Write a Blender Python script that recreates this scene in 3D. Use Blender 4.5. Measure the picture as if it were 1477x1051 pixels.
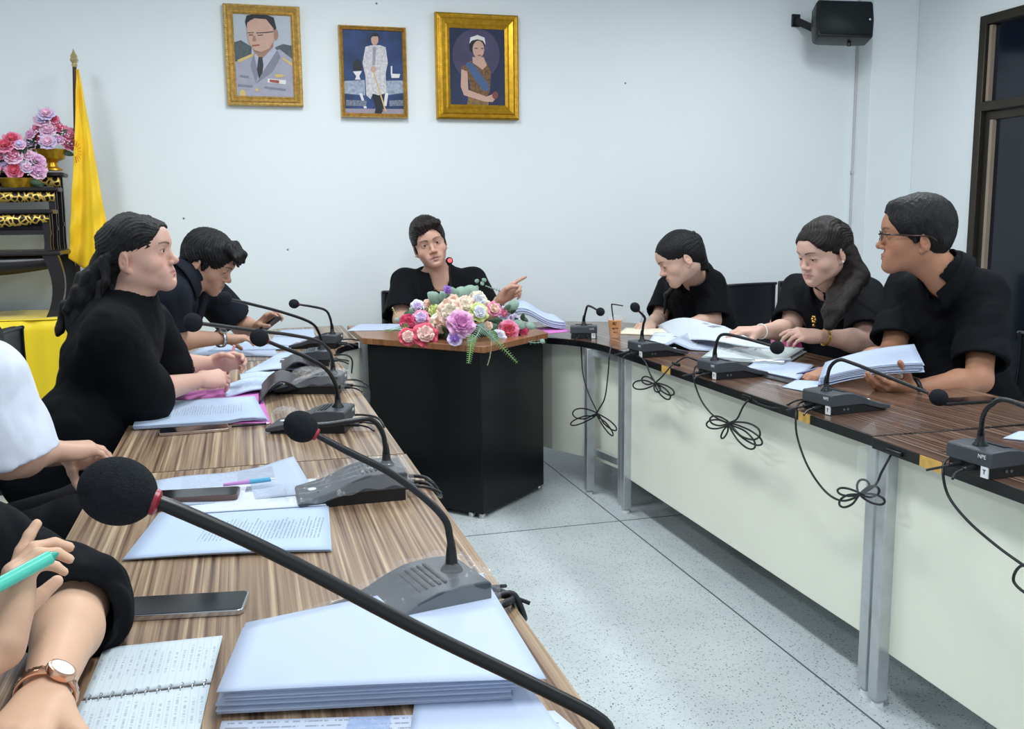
import bpy, bmesh, math, random
import numpy as np
from mathutils import Vector, Matrix, Euler, noise
for _o in list(bpy.data.objects): bpy.data.objects.remove(_o)
SC = bpy.context.scene; COL = SC.collection
random.seed(7); RNG = np.random.default_rng(7)
PI = math.pi

# ---------------------------------------------------------------- camera
FPX, CX, CY, CAMZ = 1380.0, 738.5, 525.5, 1.33
YAW, PITCH, ROLL = 0.271642, 0.149756, 0.0105073
def _cam_axes():
    f = np.array([math.sin(YAW)*math.cos(PITCH), math.cos(YAW)*math.cos(PITCH), -math.sin(PITCH)])
    rt = np.array([math.cos(YAW), -math.sin(YAW), 0.0]); dn = np.cross(f, rt)
    c, s = math.cos(ROLL), math.sin(ROLL)
    return c*rt+s*dn, -s*rt+c*dn, f
_R, _D, _F = _cam_axes()
cam_data = bpy.data.cameras.new('camera'); cam = bpy.data.objects.new('camera', cam_data); COL.objects.link(cam)
cam_data.sensor_fit = 'HORIZONTAL'; cam_data.sensor_width = 36.0; cam_data.lens = FPX/1477.0*36.0
cam_data.clip_start = 0.02; cam_data.clip_end = 60
cam.matrix_world = Matrix(((_R[0], -_D[0], -_F[0], 0), (_R[1], -_D[1], -_F[1], 0), (_R[2], -_D[2], -_F[2], CAMZ), (0, 0, 0, 1)))
SC.camera = cam

# ---------------------------------------------------------------- world, lights, exposure
w = bpy.data.worlds.new('world'); SC.world = w; w.use_nodes = True
w.node_tree.nodes['Background'].inputs[0].default_value = (0.80, 0.90, 1.0, 1)
w.node_tree.nodes['Background'].inputs[1].default_value = 0.75
def area(name, loc, size, power, col=(0.90, 0.96, 1.0), rot=(0, 0, 0)):
    d = bpy.data.lights.new(name, 'AREA'); d.shape = 'RECTANGLE'; d.size, d.size_y = size
    d.energy = power; d.color = col
    o = bpy.data.objects.new(name, d); COL.objects.link(o); o.location = loc; o.rotation_euler = rot
    return o
CEIL = 3.05
area('ceiling_light_source', (0.6, 1.0, CEIL-0.12), (0.3, 1.3), 34)
area('ceiling_light_source', (0.6, 3.9, CEIL-0.12), (0.3, 1.3), 36)
area('ceiling_light_source', (3.0, 1.4, CEIL-0.12), (0.3, 1.3), 30)
area('ceiling_light_source', (3.0, 3.9, CEIL-0.12), (0.3, 1.3), 30)
area('ceiling_light_source', (-1.4, 3.6, CEIL-0.12), (0.3, 1.3), 26)
SC.view_settings.view_transform = 'Standard'; SC.view_settings.look = 'None'
SC.view_settings.exposure = 0.40; SC.view_settings.gamma = 1.0
SC.view_settings.use_curve_mapping = False

# ---------------------------------------------------------------- measuring helpers (photo point -> world point)
def _ray(px, py): return _R*((px-CX)/FPX)+_D*((py-CY)/FPX)+_F
def onz(px, py, z=0.752):
    d = _ray(px, py); t = (z-CAMZ)/d[2]; return Vector((d[0]*t, d[1]*t, z))
def ony(px, py, y):
    d = _ray(px, py); t = y/d[1]; return Vector((d[0]*t, y, d[2]*t+CAMZ))
def onx(px, py, x):
    d = _ray(px, py); t = x/d[0]; return Vector((x, d[1]*t, d[2]*t+CAMZ))
def atd(px, py, dist):
    d = _ray(px, py)*dist; return Vector((d[0], d[1], d[2]+CAMZ))

# ---------------------------------------------------------------- materials
MATS = {}
def srgb(r, g, b):
    f = lambda c: ((c/255)/12.92 if c/255 <= 0.04045 else ((c/255+0.055)/1.055)**2.4)
    return (f(r), f(g), f(b), 1)
def mat(name, col, rough=0.5, metal=0.0, spec=0.5, bump=0.0, bscale=200, var=0.0, vscale=8, coat=0.0, trans=0.0, alpha=1.0, emis=None, sss=0.0, sheen=0.0, ior=1.45):
    if name in MATS: return MATS[name]
    m = bpy.data.materials.new(name); m.use_nodes = True; nt = m.node_tree; n = nt.nodes; l = nt.links
    p = n['Principled BSDF']; col = tuple(col[:3])+(1,)
    p.inputs['Base Color'].default_value = col
    p.inputs['Roughness'].default_value = rough; p.inputs['Metallic'].default_value = metal
    p.inputs['Specular IOR Level'].default_value = spec; p.inputs['Coat Weight'].default_value = coat
    p.inputs['Transmission Weight'].default_value = trans; p.inputs['Alpha'].default_value = alpha; p.inputs['IOR'].default_value = ior
    if sss: p.inputs['Subsurface Weight'].default_value = sss; p.inputs['Subsurface Radius'].default_value = (0.012, 0.005, 0.003); p.inputs['Subsurface Scale'].default_value = 1.0
    if sheen: p.inputs['Sheen Weight'].default_value = sheen
    if emis: p.inputs['Emission Color'].default_value = tuple(emis[:3])+(1,); p.inputs['Emission Strength'].default_value = emis[3]
    tc = n.new('ShaderNodeTexCoord')
    if var:
        t = n.new('ShaderNodeTexNoise'); t.inputs['Scale'].default_value = vscale; t.inputs['Detail'].default_value = 4
        l.new(tc.outputs['Object'], t.inputs['Vector'])
        r = n.new('ShaderNodeValToRGB'); e = r.color_ramp.elements
        e[0].position = 0.3; e[0].color = tuple(c*(1-var) for c in col[:3])+(1,)
        e[1].position = 0.7; e[1].color = tuple(min(1, c*(1+var)) for c in col[:3])+(1,)
        l.new(t.outputs['Fac'], r.inputs['Fac']); l.new(r.outputs['Color'], p.inputs['Base Color'])
    if bump:
        t2 = n.new('ShaderNodeTexNoise'); t2.inputs['Scale'].default_value = bscale; t2.inputs['Detail'].default_value = 3
        l.new(tc.outputs['Object'], t2.inputs['Vector'])
        b = n.new('ShaderNodeBump'); b.inputs['Strength'].default_value = bump; b.inputs['Distance'].default_value = 0.002
        l.new(t2.outputs['Fac'], b.inputs['Height']); l.new(b.outputs['Normal'], p.inputs['Normal'])
    MATS[name] = m; return m
def nodes_of(m): return m.node_tree.nodes, m.node_tree.links, m.node_tree.nodes['Principled BSDF']
def MN(n, l, op, a, b=None, c=None):
    x = n.new('ShaderNodeMath'); x.operation = op
    for i, v in enumerate((a, b, c)):
        if v is None: continue
        if isinstance(v, (int, float)): x.inputs[i].default_value = v
        else: l.new(v, x.inputs[i])
    return x.outputs[0]

def wood_mat(name, cols, rough=0.32, sx=95, sy=0.9, coat=0.15, axis=0):
    m = mat(name, (0.3, 0.2, 0.12), rough, coat=coat); n, l, p = nodes_of(m)
    tc = n.new('ShaderNodeTexCoord'); mp = n.new('ShaderNodeMapping')
    mp.inputs['Scale'].default_value = (sx, sy, 1) if axis == 0 else (sy, sx, 1)
    l.new(tc.outputs['Object'], mp.inputs['Vector'])
    t = n.new('ShaderNodeTexNoise'); t.noise_dimensions = '2D'; t.inputs['Scale'].default_value = 1; t.inputs['Detail'].default_value = 3; t.inputs['Roughness'].default_value = 0.6
    t.inputs['Distortion'].default_value = 0.15
    l.new(mp.outputs[0], t.inputs['Vector'])
    r = n.new('ShaderNodeValToRGB'); cr = r.color_ramp
    pos = [0.28, 0.38, 0.46, 0.52, 0.60, 0.68]
    while len(cr.elements) < len(pos): cr.elements.new(0.5)
    for e, q, c in zip(cr.elements, pos, cols): e.position = q; e.color = srgb(*c)
    l.new(t.outputs['Fac'], r.inputs['Fac'])
    t2 = n.new('ShaderNodeTexNoise'); t2.inputs['Scale'].default_value = 2.2; l.new(tc.outputs['Object'], t2.inputs['Vector'])
    mx = n.new('ShaderNodeMix'); mx.data_type = 'RGBA'; mx.blend_type = 'MULTIPLY'; mx.inputs[0].default_value = 0.35
    l.new(r.outputs['Color'], mx.inputs[6]); l.new(t2.outputs['Color'], mx.inputs[7])
    gr = n.new('ShaderNodeMapRange'); l.new(t2.outputs['Fac'], gr.inputs[0]); gr.inputs[3].default_value = 0.75; gr.inputs[4].default_value = 1.15
    cc = n.new('ShaderNodeCombineColor'); [l.new(gr.outputs[0], cc.inputs[i]) for i in range(3)]
    l.new(cc.outputs[0], mx.inputs[7]); mx.inputs[0].default_value = 1.0
    l.new(mx.outputs[2], p.inputs['Base Color'])
    return m
WOOD = wood_mat('zebrano laminate', [(80, 60, 46), (110, 86, 67), (135, 110, 88), (148, 122, 97), (166, 141, 114), (192, 170, 140)])
WOOD_R = wood_mat('dark laminate', [(52, 34, 27), (74, 51, 40), (88, 63, 49), (97, 71, 56), (112, 84, 67), (158, 130, 108)], rough=0.28, coat=0.3, sx=115, sy=.35)  # darker colour variant of the left tables' laminate
WOOD_D = wood_mat('orange brown laminate', [(122, 78, 48), (132, 86, 54), (140, 92, 60), (146, 98, 64), (152, 103, 68), (160, 112, 76)], sx=6, sy=60)

def terrazzo():
    m = mat('terrazzo', (0.6, 0.65, 0.68), 0.35); n, l, p = nodes_of(m)
    tc = n.new('ShaderNodeTexCoord')
    base = n.new('ShaderNodeTexNoise'); base.inputs['Scale'].default_value = 3; l.new(tc.outputs['Object'], base.inputs['Vector'])
    r = n.new('ShaderNodeValToRGB'); r.color_ramp.elements[0].color = srgb(184, 192, 194); r.color_ramp.elements[1].color = srgb(196, 204, 205)
    r.color_ramp.elements[0].position = 0.3; r.color_ramp.elements[1].position = 0.7
    l.new(base.outputs['Fac'], r.inputs['Fac'])
    col = r.outputs['Color']
    for sc, thr, cc, wt in ((95, 0.24, (92, 100, 104), 1), (170, 0.30, (138, 148, 152), 1), (30, 0.075, (66, 72, 76), 1)):
        v = n.new('ShaderNodeTexVoronoi'); v.inputs['Scale'].default_value = sc; l.new(tc.outputs['Object'], v.inputs['Vector'])
        wn = MN(n, l, 'LESS_THAN', v.outputs['Distance'], thr)
        sep = n.new('ShaderNodeSeparateColor'); l.new(v.outputs['Color'], sep.inputs[0])
        rn = MN(n, l, 'LESS_THAN', sep.outputs[0], 0.45)
        k = MN(n, l, 'MULTIPLY', wn, rn)
        mx = n.new('ShaderNodeMix'); mx.data_type = 'RGBA'; l.new(k, mx.inputs[0]); l.new(col, mx.inputs[6]); mx.inputs[7].default_value = srgb(*cc)
        col = mx.outputs[2]
    l.new(col, p.inputs['Base Color']); return m

def text_mat(name, base=(0.66, 0.71, 0.78), row=0.0105, x0=-0.08, x1=0.08, y0=-0.12, y1=0.12, dens=0.42, ink=(0.12, 0.12, 0.16), swap=False, ruled=0.0, wscale=120, hi=0.62, picture=None):
    """paper with printed rows running along local x; margins limited to a block"""
    m = mat(name, base, 0.65, spec=0.3); n, l, p = nodes_of(m)
    tc = n.new('ShaderNodeTexCoord'); s = n.new('ShaderNodeSeparateXYZ'); l.new(tc.outputs['Object'], s.inputs[0])
    X, Y = (s.outputs[1], s.outputs[0]) if swap else (s.outputs[0], s.outputs[1])
    yr = MN(n, l, 'DIVIDE', Y, row); ri = MN(n, l, 'FLOOR', yr); fr = MN(n, l, 'FRACT', yr)
    ln = MN(n, l, 'MULTIPLY', MN(n, l, 'GREATER_THAN', fr, 0.3), MN(n, l, 'LESS_THAN', fr, hi))
    cv = n.new('ShaderNodeCombineXYZ'); l.new(MN(n, l, 'MULTIPLY', X, wscale), cv.inputs[0]); l.new(MN(n, l, 'MULTIPLY', ri, 7.31), cv.inputs[1])
    t = n.new('ShaderNodeTexNoise'); t.noise_dimensions = '2D'; t.inputs['Scale'].default_value = 1; t.inputs['Detail'].default_value = 4; t.inputs['Roughness'].default_value = 0.75
    l.new(cv.outputs[0], t.inputs['Vector'])
    k = MN(n, l, 'MULTIPLY', ln, MN(n, l, 'GREATER_THAN', t.outputs['Fac'], dens))
    wv = n.new('ShaderNodeTexWhiteNoise'); wv.noise_dimensions = '1D'; l.new(ri, wv.inputs['W'])
    xe = MN(n, l, 'SUBTRACT', x1, MN(n, l, 'MULTIPLY', wv.outputs['Value'], (x1-x0)*0.25))
    for q in (MN(n, l, 'GREATER_THAN', X, x0), MN(n, l, 'LESS_THAN', X, xe), MN(n, l, 'GREATER_THAN', Y, y0), MN(n, l, 'LESS_THAN', Y, y1)):
        k = MN(n, l, 'MULTIPLY', k, q)
    col = None
    mx = n.new('ShaderNodeMix'); mx.data_type = 'RGBA'; l.new(MN(n, l, 'MULTIPLY', k, 0.55), mx.inputs[0])
    mx.inputs[6].default_value = tuple(base)+(1,); mx.inputs[7].default_value = tuple(ink)+(1,); col = mx.outputs[2]
    if ruled:
        q = MN(n, l, 'LESS_THAN', MN(n, l, 'FRACT', MN(n, l, 'ADD', yr, 0.1)), 0.08)
        m2 = n.new('ShaderNodeMix'); m2.data_type = 'RGBA'; l.new(MN(n, l, 'MULTIPLY', q, ruled), m2.inputs[0]); l.new(col, m2.inputs[6]); m2.inputs[7].default_value = (0.35, 0.42, 0.55, 1); col = m2.outputs[2]
    if picture:   # printed grey picture blocks
        for (a, b, c, d, g) in picture:
            q = MN(n, l, 'GREATER_THAN', X, a)
            for z in (MN(n, l, 'LESS_THAN', X, b), MN(n, l, 'GREATER_THAN', Y, c), MN(n, l, 'LESS_THAN', Y, d)): q = MN(n, l, 'MULTIPLY', q, z)
            tn = n.new('ShaderNodeTexNoise'); tn.inputs['Scale'].default_value = 60; tn.inputs['Detail'].default_value = 5; l.new(tc.outputs['Object'], tn.inputs['Vector'])
            q = MN(n, l, 'MULTIPLY', q, MN(n, l, 'MULTIPLY', tn.outputs['Fac'], 1.5))
            m3 = n.new('ShaderNodeMix'); m3.data_type = 'RGBA'; m3.clamp_factor = True; l.new(q, m3.inputs[0]); l.new(col, m3.inputs[6]); m3.inputs[7].default_value = tuple(g)+(1,); col = m3.outputs[2]
    l.new(col, p.inputs['Base Color']); return m

M_WALL = mat('wall paint', srgb(230, 236, 237), 0.75, bump=0.05, bscale=60, var=0.015, vscale=1.5)
M_CEIL = mat('ceiling paint', srgb(225, 228, 232), 0.8, var=0.01)
M_FLOOR = terrazzo()
M_GAP = mat('floor joint strip', srgb(84, 92, 98), 0.5, var=0.1)
M_CREAM = mat('cream laminate', srgb(236, 236, 222), 0.42, var=0.02, vscale=3)
M_EDGE = mat('black edge band', srgb(20, 20, 24), 0.35, var=0.2, vscale=30)
M_EDGEB = mat('brown edge band', srgb(96, 74, 58), 0.4, var=0.2, vscale=30)
M_CHIP = mat('bare chipboard patch', srgb(206, 164, 84), 0.6, var=0.15, vscale=60)
M_STEEL = mat('brushed steel', srgb(196, 199, 202), 0.36, metal=0.7, var=0.08, vscale=20, bump=0.1)
M_BLACKLAM = mat('black laminate', srgb(8, 12, 17), 0.28, spec=0.3, var=0.25, vscale=4)
M_PLASTIC = mat('charcoal plastic', srgb(62, 66, 72), 0.42, bump=0.08, bscale=600, var=0.05)
M_PLASTICL = mat('grey plastic', srgb(92, 97, 103), 0.40, bump=0.08, bscale=600, var=0.05)
M_BLACK = mat('black plastic', srgb(18, 19, 21), 0.38, var=0.1)
M_FOAM = mat('foam windscreen', srgb(34, 37, 41), 0.95, spec=0.15, bump=0.9, bscale=900, var=0.2, vscale=300)
M_RUBBER = mat('cable rubber', srgb(24, 26, 30), 0.45, var=0.1)
M_RED = mat('red ring', srgb(150, 36, 48), 0.35, var=0.1)
M_WHITE = mat('white sticker', srgb(226, 228, 230), 0.5, var=0.02)
M_PAPER = mat('white paper', srgb(184, 197, 220), 0.6, spec=0.3, var=0.01)
M_LEATHER = mat('black leather', srgb(24, 27, 32), 0.38, bump=0.25, bscale=160, var=0.1)
M_GOLD = mat('gold paint', srgb(196, 150, 40), 0.32, metal=0.75, bump=0.2, bscale=120, var=0.2, vscale=40)
M_GOLDF = mat('gilt frame', srgb(200, 164, 92), 0.38, metal=0.6, bump=0.5, bscale=150, var=0.25, vscale=60)
M_LACQ = mat('black lacquer', srgb(26, 20, 22), 0.3, var=0.2)
M_YELLOW = mat('yellow satin', srgb(250, 204, 20), 0.5, sheen=0.3, var=0.05, vscale=5)
M_YELLOWD = mat('yellow cloth', srgb(247, 214, 20), 0.55, sheen=0.3, var=0.05, vscale=4)
M_PINK = mat('pink cover', srgb(206, 118, 190), 0.55, var=0.03)
M_GLASSDARK = mat('dark window glass', srgb(16, 22, 34), 0.12, spec=0.6, var=0.3, vscale=1.2)
M_BRONZE = mat('bronze aluminium', srgb(58, 52, 44), 0.4, metal=0.5, var=0.08)
M_BEIGE = mat('beige gasket', srgb(150, 134, 118), 0.5, var=0.05)
M_PHONE = mat('phone glass', srgb(22, 23, 27), 0.12, spec=0.6, var=0.2, vscale=25)
M_CHROME = mat('satin chrome', srgb(196, 198, 202), 0.22, metal=0.9, var=0.05)

# ---------------------------------------------------------------- mesh builder
class MB:
    def __init__(s): s.v = []; s.f = []
    def add(s, vs, fs):
        o = len(s.v); s.v += [tuple(v) for v in vs]; s.f += [tuple(i+o for i in f) for f in fs]; return s
    def box(s, a, b, M=None):
        x0, y0, z0 = a; x1, y1, z1 = b
        vs = [Vector(p) for p in ((x0, y0, z0), (x1, y0, z0), (x1, y1, z0), (x0, y1, z0), (x0, y0, z1), (x1, y0, z1), (x1, y1, z1), (x0, y1, z1))]
        if M is not None: vs = [M @ v for v in vs]
        return s.add(vs, [(0, 3, 2, 1), (4, 5, 6, 7), (0, 1, 5, 4), (1, 2, 6, 5), (2, 3, 7, 6), (3, 0, 4, 7)])
    def bar(s, a, b, w, h, up=(0, 0, 1)):
        a, b = Vector(a), Vector(b); d = (b-a).normalized(); up = Vector(up); sd = d.cross(up)
        if sd.length < 1e-4: sd = d.cross(Vector((0, 1, 0)))
        sd.normalize(); u = sd.cross(d)
        vs = [p+sd*(i*w/2)+u*(j*h/2) for p in (a, b) for i, j in ((-1, -1), (1, -1), (1, 1), (-1, 1))]
        return s.add(vs, [(0, 1, 2, 3), (7, 6, 5, 4), (0, 4, 5, 1), (1, 5, 6, 2), (2, 6, 7, 3), (3, 7, 4, 0)])
    def prism(s, pts, z0, z1, M=None):
        n = len(pts); vs = [Vector((p[0], p[1], z0)) for p in pts]+[Vector((p[0], p[1], z1)) for p in pts]
        if M is not None: vs = [M @ v for v in vs]
        return s.add(vs, [tuple(range(n-1, -1, -1)), tuple(range(n, 2*n))]+[(i, (i+1) % n, n+(i+1) % n, n+i) for i in range(n)])
    def side(s, prof, y0, y1, M=None):       # profile in x,z extruded along y
        n = len(prof); vs = [Vector((p[0], y0, p[1])) for p in prof]+[Vector((p[0], y1, p[1])) for p in prof]
        if M is not None: vs = [M @ v for v in vs]
        return s.add(vs, [tuple(range(n)), tuple(range(2*n-1, n-1, -1))]+[((i+1) % n, i, n+i, n+(i+1) % n) for i in range(n)])
    def lathe(s, prof, c=(0, 0, 0), seg=24, M=None):
        vs = []; c = Vector(c)
        for r, z in prof:
            for k in range(seg):
                a = 2*PI*k/seg; v = Vector((r*math.cos(a), r*math.sin(a), z)); v = (M @ v if M is not None else v)+c; vs.append(v)
        fs = [(i*seg+k, i*seg+(k+1) % seg, (i+1)*seg+(k+1) % seg, (i+1)*seg+k) for i in range(len(prof)-1) for k in range(seg)]
        if prof[0][0] > 1e-6: fs.append(tuple(range(seg-1, -1, -1)))
        if prof[-1][0] > 1e-6: fs.append(tuple((len(prof)-1)*seg+k for k in range(seg)))
        return s.add(vs, fs)
    def tube(s, pts, r, seg=10, smooth=True, sub=6):
        pts = [Vector(p) for p in pts]
        rs = r if isinstance(r, (list, tuple)) else [r]*len(pts)
        if smooth and len(pts) > 2:
            P, RR = [], []
            for i in range(len(pts)-1):
                p0, p1, p2, p3 = pts[max(i-1, 0)], pts[i], pts[i+1], pts[min(i+2, len(pts)-1)]
                for k in range(sub):
                    t = k/sub; P.append(0.5*((2*p1)+(p2-p0)*t+(2*p0-5*p1+4*p2-p3)*t*t+(3*p1-p0-3*p2+p3)*t**3)); RR.append(rs[i]*(1-t)+rs[i+1]*t)
            P.append(pts[-1]); RR.append(rs[-1]); pts, rs = P, RR
        n = len(pts); vs = []; prev = None
        for i, p in enumerate(pts):
            d = (pts[min(i+1, n-1)]-pts[max(i-1, 0)])
            if d.length < 1e-9: d = Vector((0, 0, 1))
            d.normalize()
            if prev is None: a = d.orthogonal().normalized()
            else:
                a = prev-d*prev.dot(d); a = a.normalized() if a.length > 1e-6 else d.orthogonal().normalized()
            prev = a; b = d.cross(a)
            vs += [p+(a*math.cos(2*PI*k/seg)+b*math.sin(2*PI*k/seg))*rs[i] for k in range(seg)]
        fs = [(i*seg+k, i*seg+(k+1) % seg, (i+1)*seg+(k+1) % seg, (i+1)*seg+k) for i in range(n-1) for k in range(seg)]
        fs += [tuple(range(seg-1, -1, -1)), tuple((n-1)*seg+k for k in range(seg))]
        return s.add(vs, fs)
    def ball(s, c, r, seg=20, ring=12, M=None, sc=(1, 1, 1)):
        c = Vector(c); vs = []; fs = []
        for i in range(ring+1):
            th = PI*i/ring
            for k in range(seg):
                a = 2*PI*k/seg; v = Vector((math.sin(th)*math.cos(a)*sc[0], math.sin(th)*math.sin(a)*sc[1], -math.cos(th)*sc[2]))*r
                if M is not None: v = M @ v
                vs.append(c+v)
        for i in range(ring):
            for k in range(seg): fs.append((i*seg+k, i*seg+(k+1) % seg, (i+1)*seg+(k+1) % seg, (i+1)*seg+k))
        return s.add(vs, fs)
    def grid(s, fn, nu, nv, thick=0.0):      # fn(u,v)->point
        vs = [Vector(fn(i/nu, j/nv)) for i in range(nu+1) for j in range(nv+1)]
        fs = [(i*(nv+1)+j, (i+1)*(nv+1)+j, (i+1)*(nv+1)+j+1, i*(nv+1)+j+1) for i in range(nu) for j in range(nv)]
        return s.add(vs, fs)
    def build(s, name, m, parent=None, smooth=None, bevel=0.0, solid=0.0, loc=None, seg=2, sub=0, offset=0):
        me = bpy.data.meshes.new(name); me.from_pydata(s.v, [], s.f); me.update()
        bm = bmesh.new(); bm.from_mesh(me); bmesh.ops.remove_doubles(bm, verts=bm.verts, dist=1e-6); bmesh.ops.recalc_face_normals(bm, faces=bm.faces); bm.to_mesh(me); bm.free()
        me.materials.append(m); o = bpy.data.objects.new(name, me); COL.objects.link(o)
        if smooth is None or smooth:
            me.polygons.foreach_set('use_smooth', [True]*len(me.polygons))
            if smooth is None: me.set_sharp_from_angle(angle=math.radians(38))
        if solid: md = o.modifiers.new('solid', 'SOLIDIFY'); md.thickness = solid; md.offset = offset
        if bevel: md = o.modifiers.new('bevel', 'BEVEL'); md.width = bevel; md.segments = seg; md.limit_method = 'ANGLE'; md.angle_limit = math.radians(35)
        if sub: md = o.modifiers.new('sub', 'SUBSURF'); md.levels = sub; md.render_levels = sub
        if loc is not None: o.location = loc
        if parent is not None: o.parent = parent
        return o
def recenter(o, c=None, rotz=0.0, R3=None):
    """move the mesh origin to c without moving the shape (so object-space patterns follow the thing)"""
    me = o.data; c = Vector(c) if c is not None else sum((v.co for v in me.vertices), Vector())/len(me.vertices)
    R = R3 if R3 is not None else Matrix.Rotation(rotz, 3, 'Z'); Ri = R.inverted()
    for v in me.vertices: v.co = Ri @ (v.co-c)
    o.location = c; o.rotation_euler = R.to_euler(); return o
def tag(o, label=None, cat=None, group=None, kind=None):
    if label: o['label'] = label
    if cat: o['category'] = cat
    if group: o['group'] = group
    if kind: o['kind'] = kind
    return o
def thing(name, label, cat, loc=(0, 0, 0), rz=0, group=None):
    o = bpy.data.objects.new(name, None); COL.objects.link(o); o.empty_display_size = 0.05
    o.location = loc; o.rotation_euler = (0, 0, rz); return tag(o, label, cat, group)
def kids(o): return [c for c in bpy.data.objects if c.parent == o]
def copy_tree(o, parent=None):
    c = o.copy(); COL.objects.link(c); c.parent = parent
    for ch in kids(o): copy_tree(ch, c)
    return c
def hang(o, parent):      # parent a world-space mesh to an empty that has a location / z rotation
    o.parent = parent; bpy.context.view_layer.update() if False else None
    M = Matrix.Translation(parent.location) @ parent.rotation_euler.to_matrix().to_4x4()
    o.matrix_parent_inverse = M.inverted(); return o
def text_mesh(name, body, size, m, M, parent=None, depth=0.0006):
    cu = bpy.data.curves.new(name, 'FONT'); cu.body = body; cu.size = size; cu.extrude = depth; cu.align_x = 'CENTER'; cu.align_y = 'CENTER'
    t = bpy.data.objects.new(name, cu); COL.objects.link(t)
    dg = bpy.context.evaluated_depsgraph_get(); me = bpy.data.meshes.new_from_object(t.evaluated_get(dg))
    bpy.data.objects.remove(t); me.transform(M); me.materials.clear(); me.materials.append(m)
    o = bpy.data.objects.new(name, me); COL.objects.link(o); o.parent = parent; return o

# ================================================================ SETTING
WY = 5.8; WX = 4.4
def struct(name, mb, m, **k): return tag(mb.build(name, m, **k), kind='structure')
struct('floor', MB().box((-3.6, -2.2, -0.1), (WX+0.15, WY+0.15, 0)), M_FLOOR)
struct('wall_back', MB().box((-3.6, WY, 0), (WX+0.15, WY+0.15, CEIL)), M_WALL)
struct('ceiling', MB().box((-3.6, -2.2, CEIL), (WX+0.15, WY+0.15, CEIL+0.1)), M_CEIL)
struct('wall_left', MB().box((-3.75, -2.2, 0), (-3.6, WY+0.15, CEIL)), M_WALL)
# right wall with the dark window opening
W0, W1 = 3.0, 5.06; WZ0, WZ1 = 0.06, 2.52
mb = MB().box((WX, -2.2, 0), (WX+0.15, W0, CEIL)).box((WX, W1, 0), (WX+0.15, WY, CEIL)).box((WX, W0, WZ1), (WX+0.15, W1, CEIL)).box((WX, W0, 0), (WX+0.15, W1, WZ0))
struct('wall_right', mb, M_WALL)
struct('wall_corner', MB().box((4.05, 5.64, 0), (WX, WY, CEIL)), M_WALL, bevel=0.004)
mb = MB().box((-3.6, -2.2, -0.0), (-3.6, -2.2, 0))
struct('trim_1', MB().box((1.555, -2.2, 0.0), (1.561, WY, 0.0008)), M_GAP)
struct('trim_2', MB().box((-3.6, 3.83, 0.0), (WX, 3.836, 0.0008)), M_GAP)
win = tag(bpy.data.objects.new('window_1', None), kind='structure'); COL.objects.link(win); win.location = (WX+0.03, (W0+W1)/2, WZ0)
f = MB()
for a, b in (((WX-0.02, W1-0.055, WZ0), (WX+0.1, W1, WZ1)), ((WX-0.02, W0, WZ0), (WX+0.1, W0+0.055, WZ1)), ((WX-0.02, W0+0.05, WZ1-0.055), (WX+0.1, W1-0.05, WZ1)), ((WX-0.02, W0+0.05, WZ0), (WX+0.1, W1-0.05, WZ0+0.06)), ((WX-0.02, W0+0.05, 1.955), (WX+0.1, W1-0.05, 2.01))): f.box(a, b)
hang(f.build('window_frame', M_BRONZE, bevel=0.004), win)
f = MB()
for y0, y1 in ((3.0+0.06, 4.02), (4.04, 5.0)):
    f.box((WX+0.01, y1-0.05, WZ0+0.06), (WX+0.05, y1, 1.95)); f.box((WX+0.01, y0, WZ0+0.06), (WX+0.05, y0+0.05, 1.95)); f.box((WX+0.01, y0+0.05, 1.9), (WX+0.05, y1-0.05, 1.95)); f.box((WX+0.01, y0+0.05, WZ0+0.06), (WX+0.05, y1-0.05, WZ0+0.12))
hang(f.build('sliding_sash', M_BRONZE, bevel=0.003), win)
hang(MB().box((WX+0.0, 4.925, WZ0+0.12), (WX+0.035, 4.948, 1.9)).box((WX+0.0, 4.975, 2.015), (WX+0.035, 4.998, WZ1-0.06)).build('gasket', M_BEIGE), win)
hang(MB().box((WX+0.028, 3.08, WZ0+0.1), (WX+0.034, 4.97, 1.93)).box((WX+0.028, 3.05, 2.0), (WX+0.034, 5.0, WZ1-0.05)).build('pane', M_GLASSDARK), win)
# ceiling light housings (fixed things, above the frame)
lp = thing('ceiling_light', 'white ceiling light fitting above the tables', 'lamp', (0.6, 1.0, CEIL), group='ceiling light fittings')
MB().box((-0.17, -0.68, -0.1), (0.17, 0.68, 0)).build('housing', M_WHITE, lp, bevel=0.01)
for x, y in ((0.6, 3.9), (3.0, 1.4), (3.0, 3.9), (-1.4, 3.6)):
    c = copy_tree(lp); c.location = (x, y, CEIL)
# conduit down the back wall
px = ony(1237, 75, WY-0.01); q = ony(1220, 375, WY-0.01)
cd = MB().tube([(px.x, WY-0.008, CEIL), (px.x, WY-0.008, 0.0)], 0.008, smooth=False)
cd.box((px.x-0.014, WY-0.02, 1.62), (px.x+0.014, WY, 1.64))
tag(cd.build('cable_conduit', mat('conduit', srgb(190, 188, 190), 0.5, var=0.05)), 'thin pale conduit running down the back wall below the loudspeaker', 'conduit')
# small marks on wall
for i, (x, y) in enumerate(((543, 5), (415, 360), (902, 120), (265, 315))):
    p = ony(x, y, WY); tag(MB().ball((p.x, WY, p.z), 0.006, 8, 6, sc=(1, .3, 1)).build('wall_nail', mat('nail', srgb(110, 110, 112), 0.5, var=0.1)), ['small dark nail in the wall above the narrow middle portrait', 'small nail in the wall above the bowed man in dark shirt', 'tiny nail in the wall right of the portraits', 'tiny nail in the wall below the leftmost portrait'][i], 'nail')

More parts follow.
